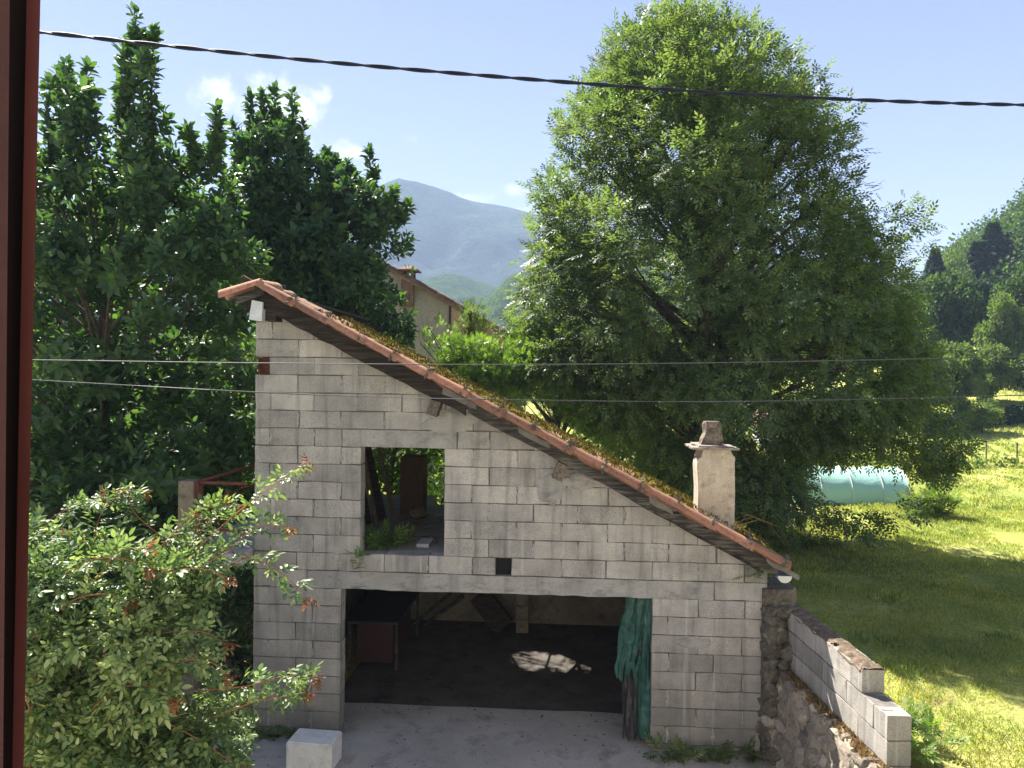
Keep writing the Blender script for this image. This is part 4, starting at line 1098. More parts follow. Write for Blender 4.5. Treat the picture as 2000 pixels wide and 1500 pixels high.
# pale shed seen through the ash
p0, p1 = PD(1500, 900, 36), PD(1612, 900, 36); q = PD(1500, 835, 36)[2]
shed = thing('white_shed', 'pale bluish white shed wall glimpsed through the big ash tree', 'shed', (p0[0], p0[1], float(height(p0[0], p0[1]))))
MB().box((p0[0], p0[1], .3), (p1[0], p0[1]+3, q)).build('wall', M['white_wall'], shed)
MB().prism(np.array([(p0[0]-.3, q+.002), (p1[0]+.3, q+.002), (p1[0]-.2, q+.7), (p0[0]+.2, q+.7)]), p0[1]-.3, p0[1]+3.3).build('roof', M['tile_far'], shed)
# garden tunnel covered with pale green sheet
tc0 = PZ(1600, 985, FZ); tc1 = PZ(1748, 978, FZ)
tun = thing('garden_tunnel', 'low garden tunnel covered with pale green sheeting on the meadow', 'polytunnel', (float(tc0[0]), float(tc0[1]), FZ))
TL = tc1[0]-tc0[0]; hT = PD(1700, 921, to_px(tc0)[2]-.5)[2]-FZ
V = []; F = []; n = 14; ms = 22
for j in range(ms+1):
    x = tc0[0]-.6+(TL+.6)*j/ms; dip = .03*math.sin(j*math.pi*4/ms)**2
    for k in range(n+1):
        a = math.pi*k/n; V.append((x, tc0[1]+.95-math.cos(a)*.95, FZ-.02+(math.sin(a)**.75)*(hT-dip)+rng.normal(0, .006)))
for j in range(ms):
    for k in range(n): a = j*(n+1)+k; F.append((a, a+n+1, a+n+2, a+1))
F.append(tuple(range(n, -1, -1))); F.append(tuple(range(ms*(n+1), ms*(n+1)+n+1)))
MB().add(V, F).build('sheet', M['tunnel'], tun, smooth=True)
for j in (5, 11, 17, 22):
    x = tc0[0]-.6+(TL+.6)*j/ms+(.02 if j == 22 else 0)
    MB().tube([(x, tc0[1]+.95-math.cos(math.pi*k/n)*.965, FZ-.02+(math.sin(math.pi*k/n)**.75)*(hT+.012)) for k in range(n+1)], .014, 6).build('hoop', M['white_wall'], tun)

# ---------------------------------------------------------------- vegetation
def unit(a): return a/(np.linalg.norm(a, axis=-1, keepdims=True)+1e-9)
def frames(ax, nr):
    ax = unit(ax); nr = unit(nr-ax*np.sum(nr*ax, -1, keepdims=True)); return ax, np.cross(nr, ax), nr
def scatter(T, TF, pos, ax, nr, L, W):
    ax, sd, nr = frames(ax, nr); k = len(T)
    V = pos[:, None, :] + ax[:, None, :]*(T[None, :, 0:1]*L[:, None, None]) + sd[:, None, :]*(T[None, :, 1:2]*W[:, None, None]) + nr[:, None, :]*(T[None, :, 2:3]*L[:, None, None])
    F = (TF[None]+(np.arange(len(pos))*k)[:, None, None]).reshape(-1, TF.shape[1])
    return V.reshape(-1, 3), F
# leaf templates (x along, y across, z normal)
BIG = (np.array([(0, 0, 0), (.4, 0, -.03), (.75, 0, -.09), (1, 0, -.2), (.35, .5, .06), (.72, .42, -.01), (.35, -.5, .06), (.72, -.42, -.01)], float),
       np.array([(0, 1, 4), (1, 5, 4), (1, 2, 5), (2, 3, 5), (0, 6, 1), (1, 6, 7), (1, 7, 2), (2, 7, 3)]))
SMALL = (np.array([(0, 0, 0), (.45, .5, .05), (1, 0, -.08), (.45, -.5, .05)], float), np.array([(0, 1, 2), (0, 2, 3)]))
def spray(nl=4, term=True, wid=.36, ll=.42):       # pinnate leaf: pairs of leaflets along a rachis
    V = []; F = []
    def leaflet(x, ang, l, dr):
        d = np.array([math.cos(ang), math.sin(ang), -dr]); s = np.array([-math.sin(ang), math.cos(ang), 0]); b = np.array([x, 0, -.12*x*x]); i = len(V)
        V.extend([b, b+d*l*.5+s*l*wid*.5, b+d*l, b+d*l*.5-s*l*wid*.5]); F.extend([(i, i+1, i+2), (i, i+2, i+3)])
    for k in range(nl):
        x = .22+.68*k/nl
        for sg in (1, -1): leaflet(x, sg*R(62-8*k), ll*(.85+.1*k if k < 3 else 1), .18)
    if term: leaflet(.88, 0, ll, .1)
    return np.array(V), np.array(F)
SPRAY = spray()
ASHL = spray(3, True, .44, .42)
ROSE = spray(2, True, .62, .46)
def rose_leaf():
    V, F = [], []
    for x, a, l in ((.25, 62, .42), (.25, -62, .42), (.58, 50, .5), (.58, -50, .5), (.85, 0, .58)):
        a = R(a); d = np.array([math.cos(a), math.sin(a), -.25]); q = np.array([-math.sin(a), math.cos(a), 0]); up_ = np.array([0, 0, .05]); b = np.array([x, 0, -.1*x]); i = len(V)
        V += [b, b+d*l*.28+q*l*.24+up_*l, b+d*l*.68+q*l*.22+up_*l*.5, b+d*l-np.array([0, 0, l*.1]), b+d*l*.68-q*l*.22+up_*l*.5, b+d*l*.28-q*l*.24+up_*l]
        F += [(i, i+1, i+3), (i+1, i+2, i+3), (i, i+3, i+5), (i+3, i+4, i+5)]
    return np.array(V), np.array(F)
ROSE = rose_leaf()
def in_poly(P, x, y):
    c = False; j = len(P)-1
    for i in range(len(P)):
        if (P[i][1] > y) != (P[j][1] > y) and x < (P[j][0]-P[i][0])*(y-P[i][1])/(P[j][1]-P[i][1])+P[i][0]: c = not c
        j = i
    return c
def edge_d(P, x, y):
    A_ = np.array(P, float); B_ = np.roll(A_, -1, 0); p = np.array([x, y]); d = B_-A_
    t = np.clip(((p-A_)*d).sum(1)/(d*d).sum(1), 0, 1); return np.min(np.linalg.norm(p-(A_+d*t[:, None]), axis=1))
def lobes(P, dep, n, rmin, rmax, thick, ref, seed, bias=0.0):       # clump centres filling a crown outline, at world scale
    r_ = random.Random(seed); xs = [p[0] for p in P]; ys = [p[1] for p in P]; out = []; k = 0
    while len(out) < n and k < n*60:
        k += 1; x = r_.uniform(min(xs), max(xs)); y = r_.uniform(min(ys), max(ys))
        if not in_poly(P, x, y): continue
        d = edge_d(P, x, y)*dep/FPX; r = r_.uniform(rmin, rmax)
        if d < r*.75:
            r = d/.8
            if r < rmin*.6: continue
        th = thick*min(1, d/ref)**.6
        out.append((*PD(x, y, dep+r_.uniform(-1, 1)*th+bias), r))
    return np.array(out)
def shell(L, per_m2, seed, vol=.25, flat=.8):
    r_ = np.random.default_rng(seed); cnt = np.maximum(3, (4*math.pi*L[:, 3]**2*per_m2).astype(int)); ids = np.repeat(np.arange(len(L)), cnt)
    d = unit(r_.normal(size=(len(ids), 3))); rad = L[ids, 3]*(1-np.abs(r_.normal(0, vol, len(ids))))*(1+.12*r_.normal(size=len(ids)))
    p = L[ids, :3]+d*rad[:, None]*np.array([1, 1, flat]); return p, d, r_
def limbs(mb, base, L, r0_, seed, top=None, nmain=9, forks=2.4):
    r_ = np.random.default_rng(seed); base = np.array(base, float)
    top = np.array(top if top is not None else [*L[:, :2].mean(0), np.percentile(L[:, 2], 75)])
    trunk = [base+(top-base)*t+np.array([math.sin(t*4+seed)*.12, math.cos(t*3+seed)*.12, 0])*min(1, t*3) for t in np.linspace(0, 1, 9)]
    mb.tube(trunk, [r0_*(1-.85*t)+.015 for t in np.linspace(0, 1, 9)], 9)
    order = r_.permutation(len(L))[:int(nmain*forks*3)]
    for i in order:
        c = L[i, :3]; t = np.clip((c[2]-base[2])/(top[2]-base[2]+1e-6)*.75-.05, .12, .92); a = base+(top-base)*t
        j = int(t*8); a = trunk[j]+(trunk[min(8, j+1)]-trunk[j])*(t*8-j)
        mid = a+(c-a)*.5+np.array([0, 0, .12*np.linalg.norm(c-a)*r_.random()]); rr = r0_*(1-.8*t)*.34+.012
        pts = [a+(mid-a)*s if s <= 1 else mid+(c-mid)*(s-1) for s in (0, .5, 1, 1.5, 2)]
        mb.tube(pts, [rr, rr*.8, rr*.6, rr*.4, rr*.15+.004], 6)
        for q in range(2):
            e = c+r_.normal(0, .45*L[i, 3]+.1, 3); mb.tube([pts[3], (pts[3]+e)/2+r_.normal(0, .05, 3), e], [rr*.35, rr*.22, .004], 4)
    return trunk
GAP_O, GAP_D = HC, np.array(sdir)
def gap_ok(p, r=.42, k=1.12):                  # a hole in the foliage that lets a patch of sun into the garage
    v = p-GAP_O; t = v@GAP_D; dd = np.linalg.norm((v-t[:, None]*GAP_D)*np.array([.55, 1, 1]), axis=1)
    return ~((t > -.5) & (dd < r*k*(.8+.35*np.sin(p[:, 0]*9)*np.cos(p[:, 2]*7))))
def leaf_parts(T, TF, pos, ax, nr, L, W, m, parent, k, name='leaf'):      # the k leaves nearest the camera, one object each
    dist = np.linalg.norm(pos-CAM, axis=1); px = (pos-CAM)@rt/((pos-CAM)@fw)*FPX+1000; ok = np.where((px > 60) & (px < 1990))[0]
    sel = ok[np.argsort(dist[ok])[:k]]
    me = npmesh(name, T, TF); me.materials.append(m)
    a, s, n = frames(ax[sel], nr[sel])
    for i, q in enumerate(sel):
        mw = Matrix(((a[i, 0]*L[q], s[i, 0]*W[q], n[i, 0]*L[q], pos[q, 0]), (a[i, 1]*L[q], s[i, 1]*W[q], n[i, 1]*L[q], pos[q, 1]), (a[i, 2]*L[q], s[i, 2]*W[q], n[i, 2]*L[q], pos[q, 2]), (0, 0, 0, 1)))
        place(name, me, None, parent, mw=mw)
    keep = np.ones(len(pos), bool); keep[sel] = False
    return keep
# --- magnolias
def magnolia(label, P, dep, base, shoots, n, seed, thick, leaf_k, dens=5.2, rr=(.16, .58)):
    root = thing('magnolia_tree', label, 'tree', tuple(base), 'tall glossy trees left of the garage')
    L = lobes(P, dep, n, rr[0], rr[1], thick, 1.6, seed)
    p, d, r_ = shell(L, dens*1.35, seed+1, .28)
    ax = unit(d*.75+np.array([0, 0, .75])+r_.normal(0, .35, d.shape))
    gk = (fbm(p[:, 0]+p[:, 1]*.7+50, p[:, 2]+50, 3, 1.1, seed) > (-.30 if seed == 41 else -.36)) | (p[:, 2] < 3.2); p = p[gk]; ax = ax[gk]
    pos_s, ax_s = [], []
    mb = MB()
    for (x0, y0, x1, y1, dd, k, w) in shoots:          # leading shoots: foot pixel, tip pixel
        a, b_ = PD(x0, y0, dep+dd), PD(x1, y1, dep+dd)
        bend = r_.normal(0, .05, 3)
        mb.tube([a, (a+b_)/2+bend, b_], [.03, .018, .005], 6)
        for t in np.linspace(0, 1, k):
            c = a+(b_-a)*t+bend*math.sin(t*math.pi); wv = w*.9*(1-.3*t)*(.25+.75*abs(math.sin(t*6.5+x0+y1)))*(.4+.8*r_.random())
            for q in range(1 if r_.random() < .6 else 2):
                dv = unit(r_.normal(size=3)*np.array([1, 1, .3])); pos_s.append(c+dv*wv*r_.random()); ax_s.append(unit(dv*.6+np.array([0, 0, .9])))
        pos_s.append(b_); ax_s.append(np.array([0, 0, 1.]))
    if pos_s: p = np.concatenate([p, np.array(pos_s)]); ax = np.concatenate([ax, np.array(ax_s)])
    gk = gap_ok(p, .55); p = p[gk]; ax = ax[gk]
    # rosette of leaves round every shoot tip
    nl = 8; M_ = len(p); ids = np.repeat(np.arange(M_), nl); kk_ = np.tile(np.arange(nl), M_)
    a0 = ax[ids]; h = unit(np.cross(a0, np.array([.3, .9, .1]))); g = np.cross(a0, h); ang = kk_*2.4+r_.random(len(ids))*.6+(ids*1.7)
    out = h*np.cos(ang)[:, None]+g*np.sin(ang)[:, None]; sp = .35+.75*(kk_/nl)
    la = unit(a0*(1.15-sp)[:, None]+out*sp[:, None]+np.array([0, 0, -.05])); ln2 = unit(a0*1.0-out*.25+r_.normal(0, .18, out.shape))
    lp = p[ids]-a0*(kk_*.017)[:, None]+out*.012; Ln = (.125+.07*r_.random(len(ids)))*np.repeat(.75+.5*r_.random(M_), nl); Wd = Ln*(.42+.1*r_.random(len(ids)))
    keep = leaf_parts(*BIG, lp, la, ln2, Ln, Wd, M['leaf_magnolia'], root, leaf_k)
    V, F = scatter(*BIG, lp[keep], la[keep], ln2[keep], Ln[keep], Wd[keep])
    place('crown', npmesh('magnolia_crown', V, F), M['leaf_magnolia'], root, kind='stuff')
    limbs(mb, base, L, .16, seed, nmain=12); mb.build('trunk', M['bark'], root)
    print('magnolia leaves', len(lp)); return root
PA = [(-160, 300), (60, 215), (85, 165), (120, 130), (165, 135), (195, 170), (215, 230), (236, 215), (234, 120), (248, 70), (275, 50), (305, 75), (312, 130), (318, 200), (330, 270), (345, 290), (370, 262), (425, 280), (445, 330), (470, 400), (520, 500), (520, 560), (475, 640), (505, 740), (500, 860), (505, 1100), (480, 1250), (-160, 1250)]
bA = PD(250, 900, 12.8); bA[2] = FZ*0
magnolia('darkest and tallest glossy tree left of the garage, with a thin spire above the cable', PA, 12.2, bA,
         [(285, 330, 262, 22, 0, 22, .15), (300, 320, 300, 60, .1, 16, .13), (255, 320, 245, 90, -.1, 14, .12), (295, 420, 285, 200, .2, 12, .16), (140, 300, 130, 120, 0, 14, .16), (170, 300, 172, 130, 0, 12, .13), (100, 330, 92, 190, 0, 14, .16), (240, 300, 240, 168, .2, 12, .1), (390, 330, 365, 252, 0, 12, .16), (420, 340, 424, 262, 0, 10, .14), (428, 330, 424, 212, 0, 12, .08)], 470, 41, 1.9, 260)
PBm = [(430, 350), (460, 320), (474, 250), (500, 215), (560, 205), (592, 260), (610, 300), (650, 300), (690, 335), (715, 350), (740, 360), (780, 395), (795, 430), (800, 480), (790, 560), (812, 600), (812, 660), (760, 720), (640, 660), (520, 560), (480, 540), (440, 430)]
bB = PD(620, 800, 16.5); bB[2] = FZ
magnolia('broad glossy tree rising behind the garage ridge, with small upright shoots against the clouds', PBm, 15.4, bB,
         [(500, 300, 488, 188, 0, 16, .12), (540, 300, 535, 176, 0, 14, .13), (572, 300, 570, 180, 0, 14, .13), (590, 320, 592, 240, 0, 12, .15), (520, 300, 513, 182, .3, 12, .1), (462, 330, 458, 245, 0, 12, .1), (722, 380, 720, 294, 0, 12, .07), (728, 370, 735, 330, 0, 8, .08), (690, 360, 678, 318, 0, 10, .1), (655, 350, 640, 296, 0, 10, .14), (760, 400, 770, 370, 0, 8, .12), (800, 500, 808, 488, 0, 5, .1), (780, 430, 798, 400, 0, 6, .1)], 370, 51, 1.7, 120, dens=4.6)
# --- ash tree
PASH = [(1340, 2), (1260, 28), (1200, 60), (1178, 105), (1150, 160), (1098, 205), (1085, 270), (1098, 320), (1045, 335), (1022, 385), (1045, 450), (1040, 520), (1010, 560), (975, 610), (985, 680), (1040, 740), (1120, 800), (1200, 880), (1300, 960), (1420, 1010), (1480, 1060), (1560, 1082), (1650, 1045), (1700, 1050), (1790, 1010), (1800, 985), (1640, 985), (1590, 965), (1585, 930), (1640, 912), (1790, 925), (1850, 950), (1890, 900), (1890, 850), (1850, 780), (1830, 700), (1790, 620), (1805, 540), (1760, 470), (1700, 450), (1702, 345), (1660, 300), (1672, 235), (1640, 185), (1590, 140), (1540, 85), (1450, 25)]
asht = thing('ash_tree', 'huge feathery leaved ash tree standing behind the garage, crown filling the right of the sky', 'tree', (float(PD(1390, 990, 15.5)[0]), float(PD(1390, 990, 15.5)[1]), FZ), None)
AD = 15.5
L = lobes(PASH, AD, 720, .22, .66, 3.6, 3.0, 61)
tips = []
for (x, y, r_) in ((1762, 405, .28), (1800, 430, .22), (1740, 430, .3), (1775, 440, .25), (1790, 470, .3), (1330, 12, .3), (1270, 30, .25), (1400, 12, .3), (1205, 65, .22), (1150, 150, .25), (1590, 150, .25), (1660, 230, .25), (1880, 880, .3), (1860, 830, .3), (1700, 1040, .25), (1540, 1075, .25), (1500, 1050, .3), (1640, 1020, .28), (1600, 1045, .28), (1670, 1030, .25), (1740, 1010, .25), (1780, 995, .22), (1560, 1000, .3), (1620, 995, .22), (1810, 975, .2), (1700, 1000, .2), (1540, 1040, .3)):
    tips.append((*PD(x, y, AD+rng.normal(0, .6)), r_))
L = np.concatenate([L, np.array(tips)])
p, d, r_ = shell(L, 24, 62, .32, .8)
ctr = np.array([*PD(1390, 560, AD)]); outw = unit(p-ctr)
ax = unit(d*.5+outw*.5+r_.normal(0, .45, d.shape)+np.array([0, 0, -.12])); nr = unit(np.array([0, 0, 1.])+outw*.35+r_.normal(0, .4, d.shape))
Ln = .18+.11*r_.random(len(p)); V, F = scatter(*ASHL, p, ax, nr, Ln, Ln)
place('crown', npmesh('ash_crown', V, F), M['leaf_ash'], asht, kind='stuff'); print('ash sprays', len(p), 'tris', len(F))
mb = MB(); bse = np.array([*asht.location]); Li = L[:-len(tips)]; Li = Li[(Li[:, 2] > 4.2)]; limbs(mb, bse, Li, .26, 4, top=PD(1380, 130, AD), nmain=15, forks=2.0)
for (a, b_, rr) in (((1400, 800), (1470, 300), .05), ((1400, 850), (1330, 250), .05), ((1420, 850), (1600, 420), .04), ((1380, 850), (1180, 430), .04), ((1400, 700), (1420, 150), .05), ((1430, 860), (1740, 620), .03), ((1370, 880), (1110, 600), .03)):
    p0, p1 = PD(*a, AD), PD(*b_, AD-.2); m_ = (p0+p1)/2+rng.normal(0, .2, 3); mb.tube([bse*.0+p0, m_, p1], [rr, rr*.6, .01], 6)
mb.build('trunk', M['bark'], asht)

# --- generic small leaved bush
def bush(name, label, cat, P, dep, base, n, rr, thick, dens, m, T, lsz, seed, upw=.5, group=None, asp=1.0, trunk=True, leaf_k=0, bias=0, ref=.8, thin=None):
    root = thing(name, label, cat, tuple(map(float, base)), group)
    L = lobes(P, dep, n, rr[0], rr[1], thick, ref, seed, bias)
    p, d, r_ = shell(L, dens, seed+1, .3)
    ax = unit(d*.7+np.array([0, 0, upw])+r_.normal(0, .45, d.shape)); nr = unit(np.array([0, 0, 1.])+d*.5+r_.normal(0, .45, d.shape))
    gk = gap_ok(p, .5)
    if thin is not None: gk &= fbm(p[:, 0]*1.0+p[:, 1]*.6+60, p[:, 2]+60, 3, 2.6, seed) > thin
    p, ax, nr = p[gk], ax[gk], nr[gk]
    Ln = lsz*(.7+.6*r_.random(len(p)))
    keep = np.ones(len(p), bool)
    if leaf_k: keep = leaf_parts(*T, p, ax, nr, Ln, Ln*asp, m, root, leaf_k, 'leaf_spray')
    V, F = scatter(*T, p[keep], ax[keep], nr[keep], Ln[keep], (Ln*asp)[keep])
    place('foliage' if not trunk else 'crown', npmesh(name, V, F), m, root, kind='stuff')
    if trunk:
        mb = MB(); limbs(mb, base, L, .05, seed, nmain=6); mb.build('trunk', M['bark'], root)
    print(name, 'sprays', len(p), 'tris', len(F)); return root, L
b_ = PD(230, 1000, 18.5); b_[2] = FZ
bush('dense_tree', 'dense dark tree closing the gaps behind the tallest glossy tree', 'tree', [(-120, 330), (60, 300), (150, 320), (230, 350), (330, 380), (420, 380), (500, 440), (520, 620), (500, 1000), (-120, 1050)], 18.3, b_, 330, (.35, .75), 1.6, 15, M['leaf_magnolia'], SMALL, .24, 111, .2, asp=.55)
# bright bush behind the roof
b_ = PD(930, 800, 16); b_[2] = FZ
bush('leafy_shrub', 'bright green fine leaved shrub spilling over the garage roof below the far house', 'shrub', [(800, 640), (830, 618), (870, 625), (900, 660), (950, 660), (990, 690), (1020, 720), (1000, 800), (900, 790), (820, 720), (780, 660)], 14.8, b_, 150, (.14, .34), .9, 60, M['leaf_shrub'], SPRAY, .115, 71, .9)
b_ = PD(1100, 900, 15.5); b_[2] = FZ
bush('leafy_shrub', 'bright green broad shrub growing against the middle of the mossy roof', 'shrub', [(960, 760), (985, 650), (1010, 640), (1080, 650), (1150, 720), (1200, 760), (1215, 850), (1190, 880), (1130, 850), (1060, 800)], 15.2, b_, 170, (.14, .36), .9, 55, M['leaf_shrub'], SPRAY, .13, 73, .8)
b_ = PD(925, 650, 17.5); b_[2] = FZ
bush('flowering_stems', 'thin pale stems with sparse leaves standing up in front of the far house', 'shrub', [(885, 625), (905, 590), (930, 585), (950, 600), (960, 655), (900, 660)], 15.8, b_, 26, (.12, .22), .3, 22, M['leaf_forest_pale'], SPRAY, .13, 75, 1.1)
# low dark magnolia like growth between building and trees
b_ = PD(440, 980, 12); b_[2] = 0
bush('dark_bush', 'dark bush growing in the shade behind the pipe railing', 'shrub', [(330, 840), (520, 820), (540, 1300), (330, 1300)], 14.8, b_, 160, (.25, .5), 1.0, 30, M['leaf_magnolia'], SMALL, .15, 77, .2, asp=.55)
b_ = PD(780, 1020, 15.2); b_[2] = FZ
bush('back_bush', 'sun and shade dappled bush seen through the upper window opening', 'shrub', [(640, 780), (900, 780), (930, 1010), (640, 1010)], 14.9, b_, 120, (.2, .45), .7, 30, M['leaf_shrub'], SMALL, .13, 78, .3, asp=.6)
b_ = PD(1300, 860, 15.8); b_[2] = FZ
bush('dark_bush', 'dark green bush under the ash tree behind the rendered chimney', 'shrub', [(1000, 760), (1060, 700), (1250, 760), (1400, 800), (1520, 900), (1560, 1040), (1480, 1060), (1300, 980)], 17.5, b_, 200, (.25, .55), 1.2, 30, M['leaf_ash'], SPRAY, .17, 79, .2)
b_ = PD(460, 1250, 10.4); b_[2] = 0  # added bush that darkens the gap below the landing
bush('dark_bush', 'dark undergrowth added to keep the space under the landing slab dark', 'shrub', [(400, 1090), (520, 1090), (530, 1420), (400, 1420)], 10.6, b_, 60, (.15, .35), .5, 40, M['leaf_magnolia'], SMALL, .11, 97, .2, asp=.55)
# rose bush, bottom left
PR = [(-60, 1030), (50, 1020), (120, 1035), (170, 1060), (230, 1050), (270, 1080), (310, 1070), (350, 1080), (400, 1040), (430, 1060), (425, 1130), (390, 1200), (380, 1270), (410, 1330), (455, 1370), (475, 1450), (470, 1620), (-60, 1640)]
RD = 6.3
b_ = PD(230, 1500, RD+.2); b_[2] = 0
rose, Lr = bush('rose_bush', 'big sunlit rose bush with arching red tipped shoots in the lower left corner', 'shrub', PR, RD, b_, 520, (.08, .30), .85, 100, M['leaf_rose'], ROSE, .108, 81, .15, leaf_k=290, ref=.6, thin=-.20)
canes = [([(240, 1200), (300, 1130), (380, 1110), (450, 1130)], -.5), ([(100, 1150), (160, 1100), (230, 1090), (300, 1110)], -.6), ([(60, 1250), (130, 1180), (200, 1160), (260, 1180)], -.7), ([(250, 1380), (330, 1300), (400, 1290), (450, 1320)], -.7), ([(150, 1420), (220, 1350), (290, 1340), (340, 1370)], -.8), ([(350, 1100), (400, 1030), (430, 1000), (450, 985)], .1), ([(280, 1120), (330, 1050), (370, 1040), (400, 1010)], 0), ([(330, 1130), (430, 1030), (530, 950), (602, 900)], -.2), ([(360, 1120), (440, 1080), (500, 1030), (570, 1030)], -.3), ([(300, 1090), (370, 1010), (420, 990), (470, 985)], 0), ([(400, 1150), (480, 1090), (550, 1120), (605, 1175)], -.2),
         ([(380, 1350), (480, 1340), (560, 1320), (620, 1325)], -.4), ([(300, 1400), (380, 1440), (440, 1480), (470, 1500)], -.5), ([(180, 1060), (200, 1000), (240, 965), (285, 960)], .3), ([(330, 1060), (270, 1010), (255, 985), (250, 950)], .2),
         ([(60, 1040), (120, 1000), (160, 985), (205, 968)], .1), ([(230, 1250), (330, 1235), (400, 1235), (440, 1260)], -.6), ([(60, 1330), (110, 1290), (170, 1270), (200, 1255)], -.7), ([(150, 1180), (220, 1090), (240, 1075), (290, 1070)], -.5),
         ([(420, 1400), (500, 1370), (560, 1360), (600, 1350)], -.4), ([(40, 1330), (60, 1400), (50, 1450), (48, 1480)], -.8)]
mbc = MB(); lp, la, rp, ra_ = [], [], [], []
r_ = np.random.default_rng(5)
for pts, dd in canes:
    P = [PD(x, y, RD+dd) for x, y in pts]; cur_ = []
    for i in range(len(P)-1):
        p0 = P[max(i-1, 0)]; p1 = P[i]; p2 = P[i+1]; p3 = P[min(i+2, len(P)-1)]
        for t in np.linspace(0, 1, 8, endpoint=False): cur_.append(.5*((2*p1)+(-p0+p2)*t+(2*p0-5*p1+4*p2-p3)*t*t+(-p0+3*p1-3*p2+p3)*t**3))
    cur_.append(P[-1]); n = len(cur_); mbc.tube(cur_, list(np.linspace(.006, .0015, n)), 5)
    for i in range(2, n):
        dv = unit(cur_[i]-cur_[i-1])
        for q in range(2):
            sd_ = unit(np.cross(dv, r_.normal(size=3))); a = unit(dv*.5+sd_+np.array([0, 0, .1]))
            if i > n*.86: rp.append(cur_[i]); ra_.append(unit(a+np.array([0, 0, -.5])))
            else: lp.append(cur_[i]); la.append(a)
mbc.build('canes', M['stem_red'], rose)
def put(name, m, P_, A_, sz, T, root):
    P_ = np.array(P_); A_ = np.array(A_); Ln = sz*(.7+.6*r_.random(len(P_))); nr = unit(np.array([0, 0, 1.])+r_.normal(0, .4, P_.shape))
    V, F = scatter(*T, P_, A_, nr, Ln, Ln); return place(name, npmesh(name, V, F), m, root, kind='stuff')
put('cane_leaves', M['leaf_rose'], lp, la, .105, ROSE, rose)
# extra reddish young growth on the sunny side
sel = Lr[r_.permutation(len(Lr))[:15]]
for c in sel:
    for q in range(5):
        dv = unit(r_.normal(size=3)+np.array([0, -1.0, .6])); rp.append(c[:3]+dv*c[3]*.95); ra_.append(unit(dv+np.array([0, 0, -.3])))
put('young_leaves', M['leaf_red'], rp, ra_, .075, ROSE, rose)
# ferny weed in the window opening and little plants on the facade
def weed(name, label, spots, m=M['leaf_shrub'], sz=.14, T=SPRAY, cnt=9, seed=1, cat='plant', group=None):
    r2 = np.random.default_rng(seed); c0 = np.array(spots[0]); root = thing(name, label, cat, tuple(c0), group); P_, A_, mb2 = [], [], MB()
    for s in spots:
        s = np.array(s, float)
        for k in range(cnt):
            dv = unit(r2.normal(size=3)*np.array([1, 1, .5])+np.array([0, -.3, .7])); P_.append(s+dv*.02); A_.append(dv)
        mb2.tube([s-np.array([0, 0, .02]), s+np.array([r2.normal(0, .01), 0, .05])], .003, 4)
    P_ = np.array(P_); A_ = np.array(A_); Ln = sz*(.6+.8*r2.random(len(P_))); nr = unit(np.array([0, -.2, 1.])+r2.normal(0, .3, P_.shape))
    V, F = scatter(*T, P_, A_, nr, Ln, Ln); place('leaves', npmesh(name, V, F), m, root, kind='stuff'); mb2.build('stem', M['stem'], root); return root
weed('fern', 'green fern growing inside the left corner of the window opening', [(WX0+.08+.07*k, .3+.1*(k % 3), BZ+.04) for k in range(6)], sz=.2, cnt=8, seed=2)
weed('trailing_weed', 'small weed hanging from the left end of the window sill', [tuple(PY(695, 1083, -.03)), tuple(PY(702, 1098, -.03)), tuple(PY(690, 1110, -.03))], sz=.12, cnt=4, seed=3)
weed('fern', 'small fern sprouting from the wall under the low end of the roof', [tuple(PY(1462, 1122, -.02)), tuple(PY(1475, 1126, -.02))], sz=.13, cnt=6, seed=4)
weed('yellow_weed', 'yellow green weed growing on the dark rubble beside the garage corner', [on_wall(.25, -.12, 1.22), on_wall(.3, -.15, 1.15)], M['leaf_forest_pale'], .07, cnt=8, seed=6)
weed('yard_weeds', 'low weeds growing along the foot of the right doorway pier', [(DX1+.1+.1*k+rng.normal(0, .03), -.1+rng.normal(0, .05), .02) for k in range(11)], M['leaf_ash'], .16, cnt=9, seed=7)
weed('yard_weeds', 'low weeds growing at the foot of the pier behind the white block', [(XL+.1+.09*k, -.06+rng.normal(0, .03), .02) for k in range(8)], M['leaf_ash'], .12, cnt=7, seed=8)
p_ = PZ(1800, 1470, FZ)
weed('field_weeds', 'bright green ferny weeds growing at the end of the block wall', [(p_[0]-.1+rng.normal(0, .16), p_[1]+.1+rng.normal(0, .3), FZ+.12*rng.random()+.08) for k in range(18)], M['leaf_shrub'], .15, cnt=10, seed=9)
p_ = PZ(1690, 975, FZ)
# dry tuft beside tunnel
p_ = PZ(1810, 1010, FZ)
weed('dry_tuft', 'tall dry weeds standing at the right end of the green tunnel', [(p_[0]+rng.normal(0, .4), p_[1]+rng.normal(0, .3), FZ+.1+.35*rng.random()) for k in range(26)], M['leaf_forest_pale'], .3, cnt=10, seed=10)
# dry ledge vegetation on the rubble wall
P_ = []; A_ = []
for k in range(2600):
    s = .35+4.2*rng.random(); t = -.10+.10*rng.random(); P_.append(on_wall(s, t, ZL+.0+.03*rng.random())); A_.append((rng.normal(0, .5), rng.normal(0, .5), 1))
P_ = np.array(P_); A_ = unit(np.array(A_)); Ln = .03+.05*rng.random(len(P_)); V, F = scatter(*SMALL, P_, A_, rng.normal(size=P_.shape), Ln, Ln*.35)
place('dry_growth', npmesh('dry_growth', V, F), M['dry'], retain, kind='stuff')
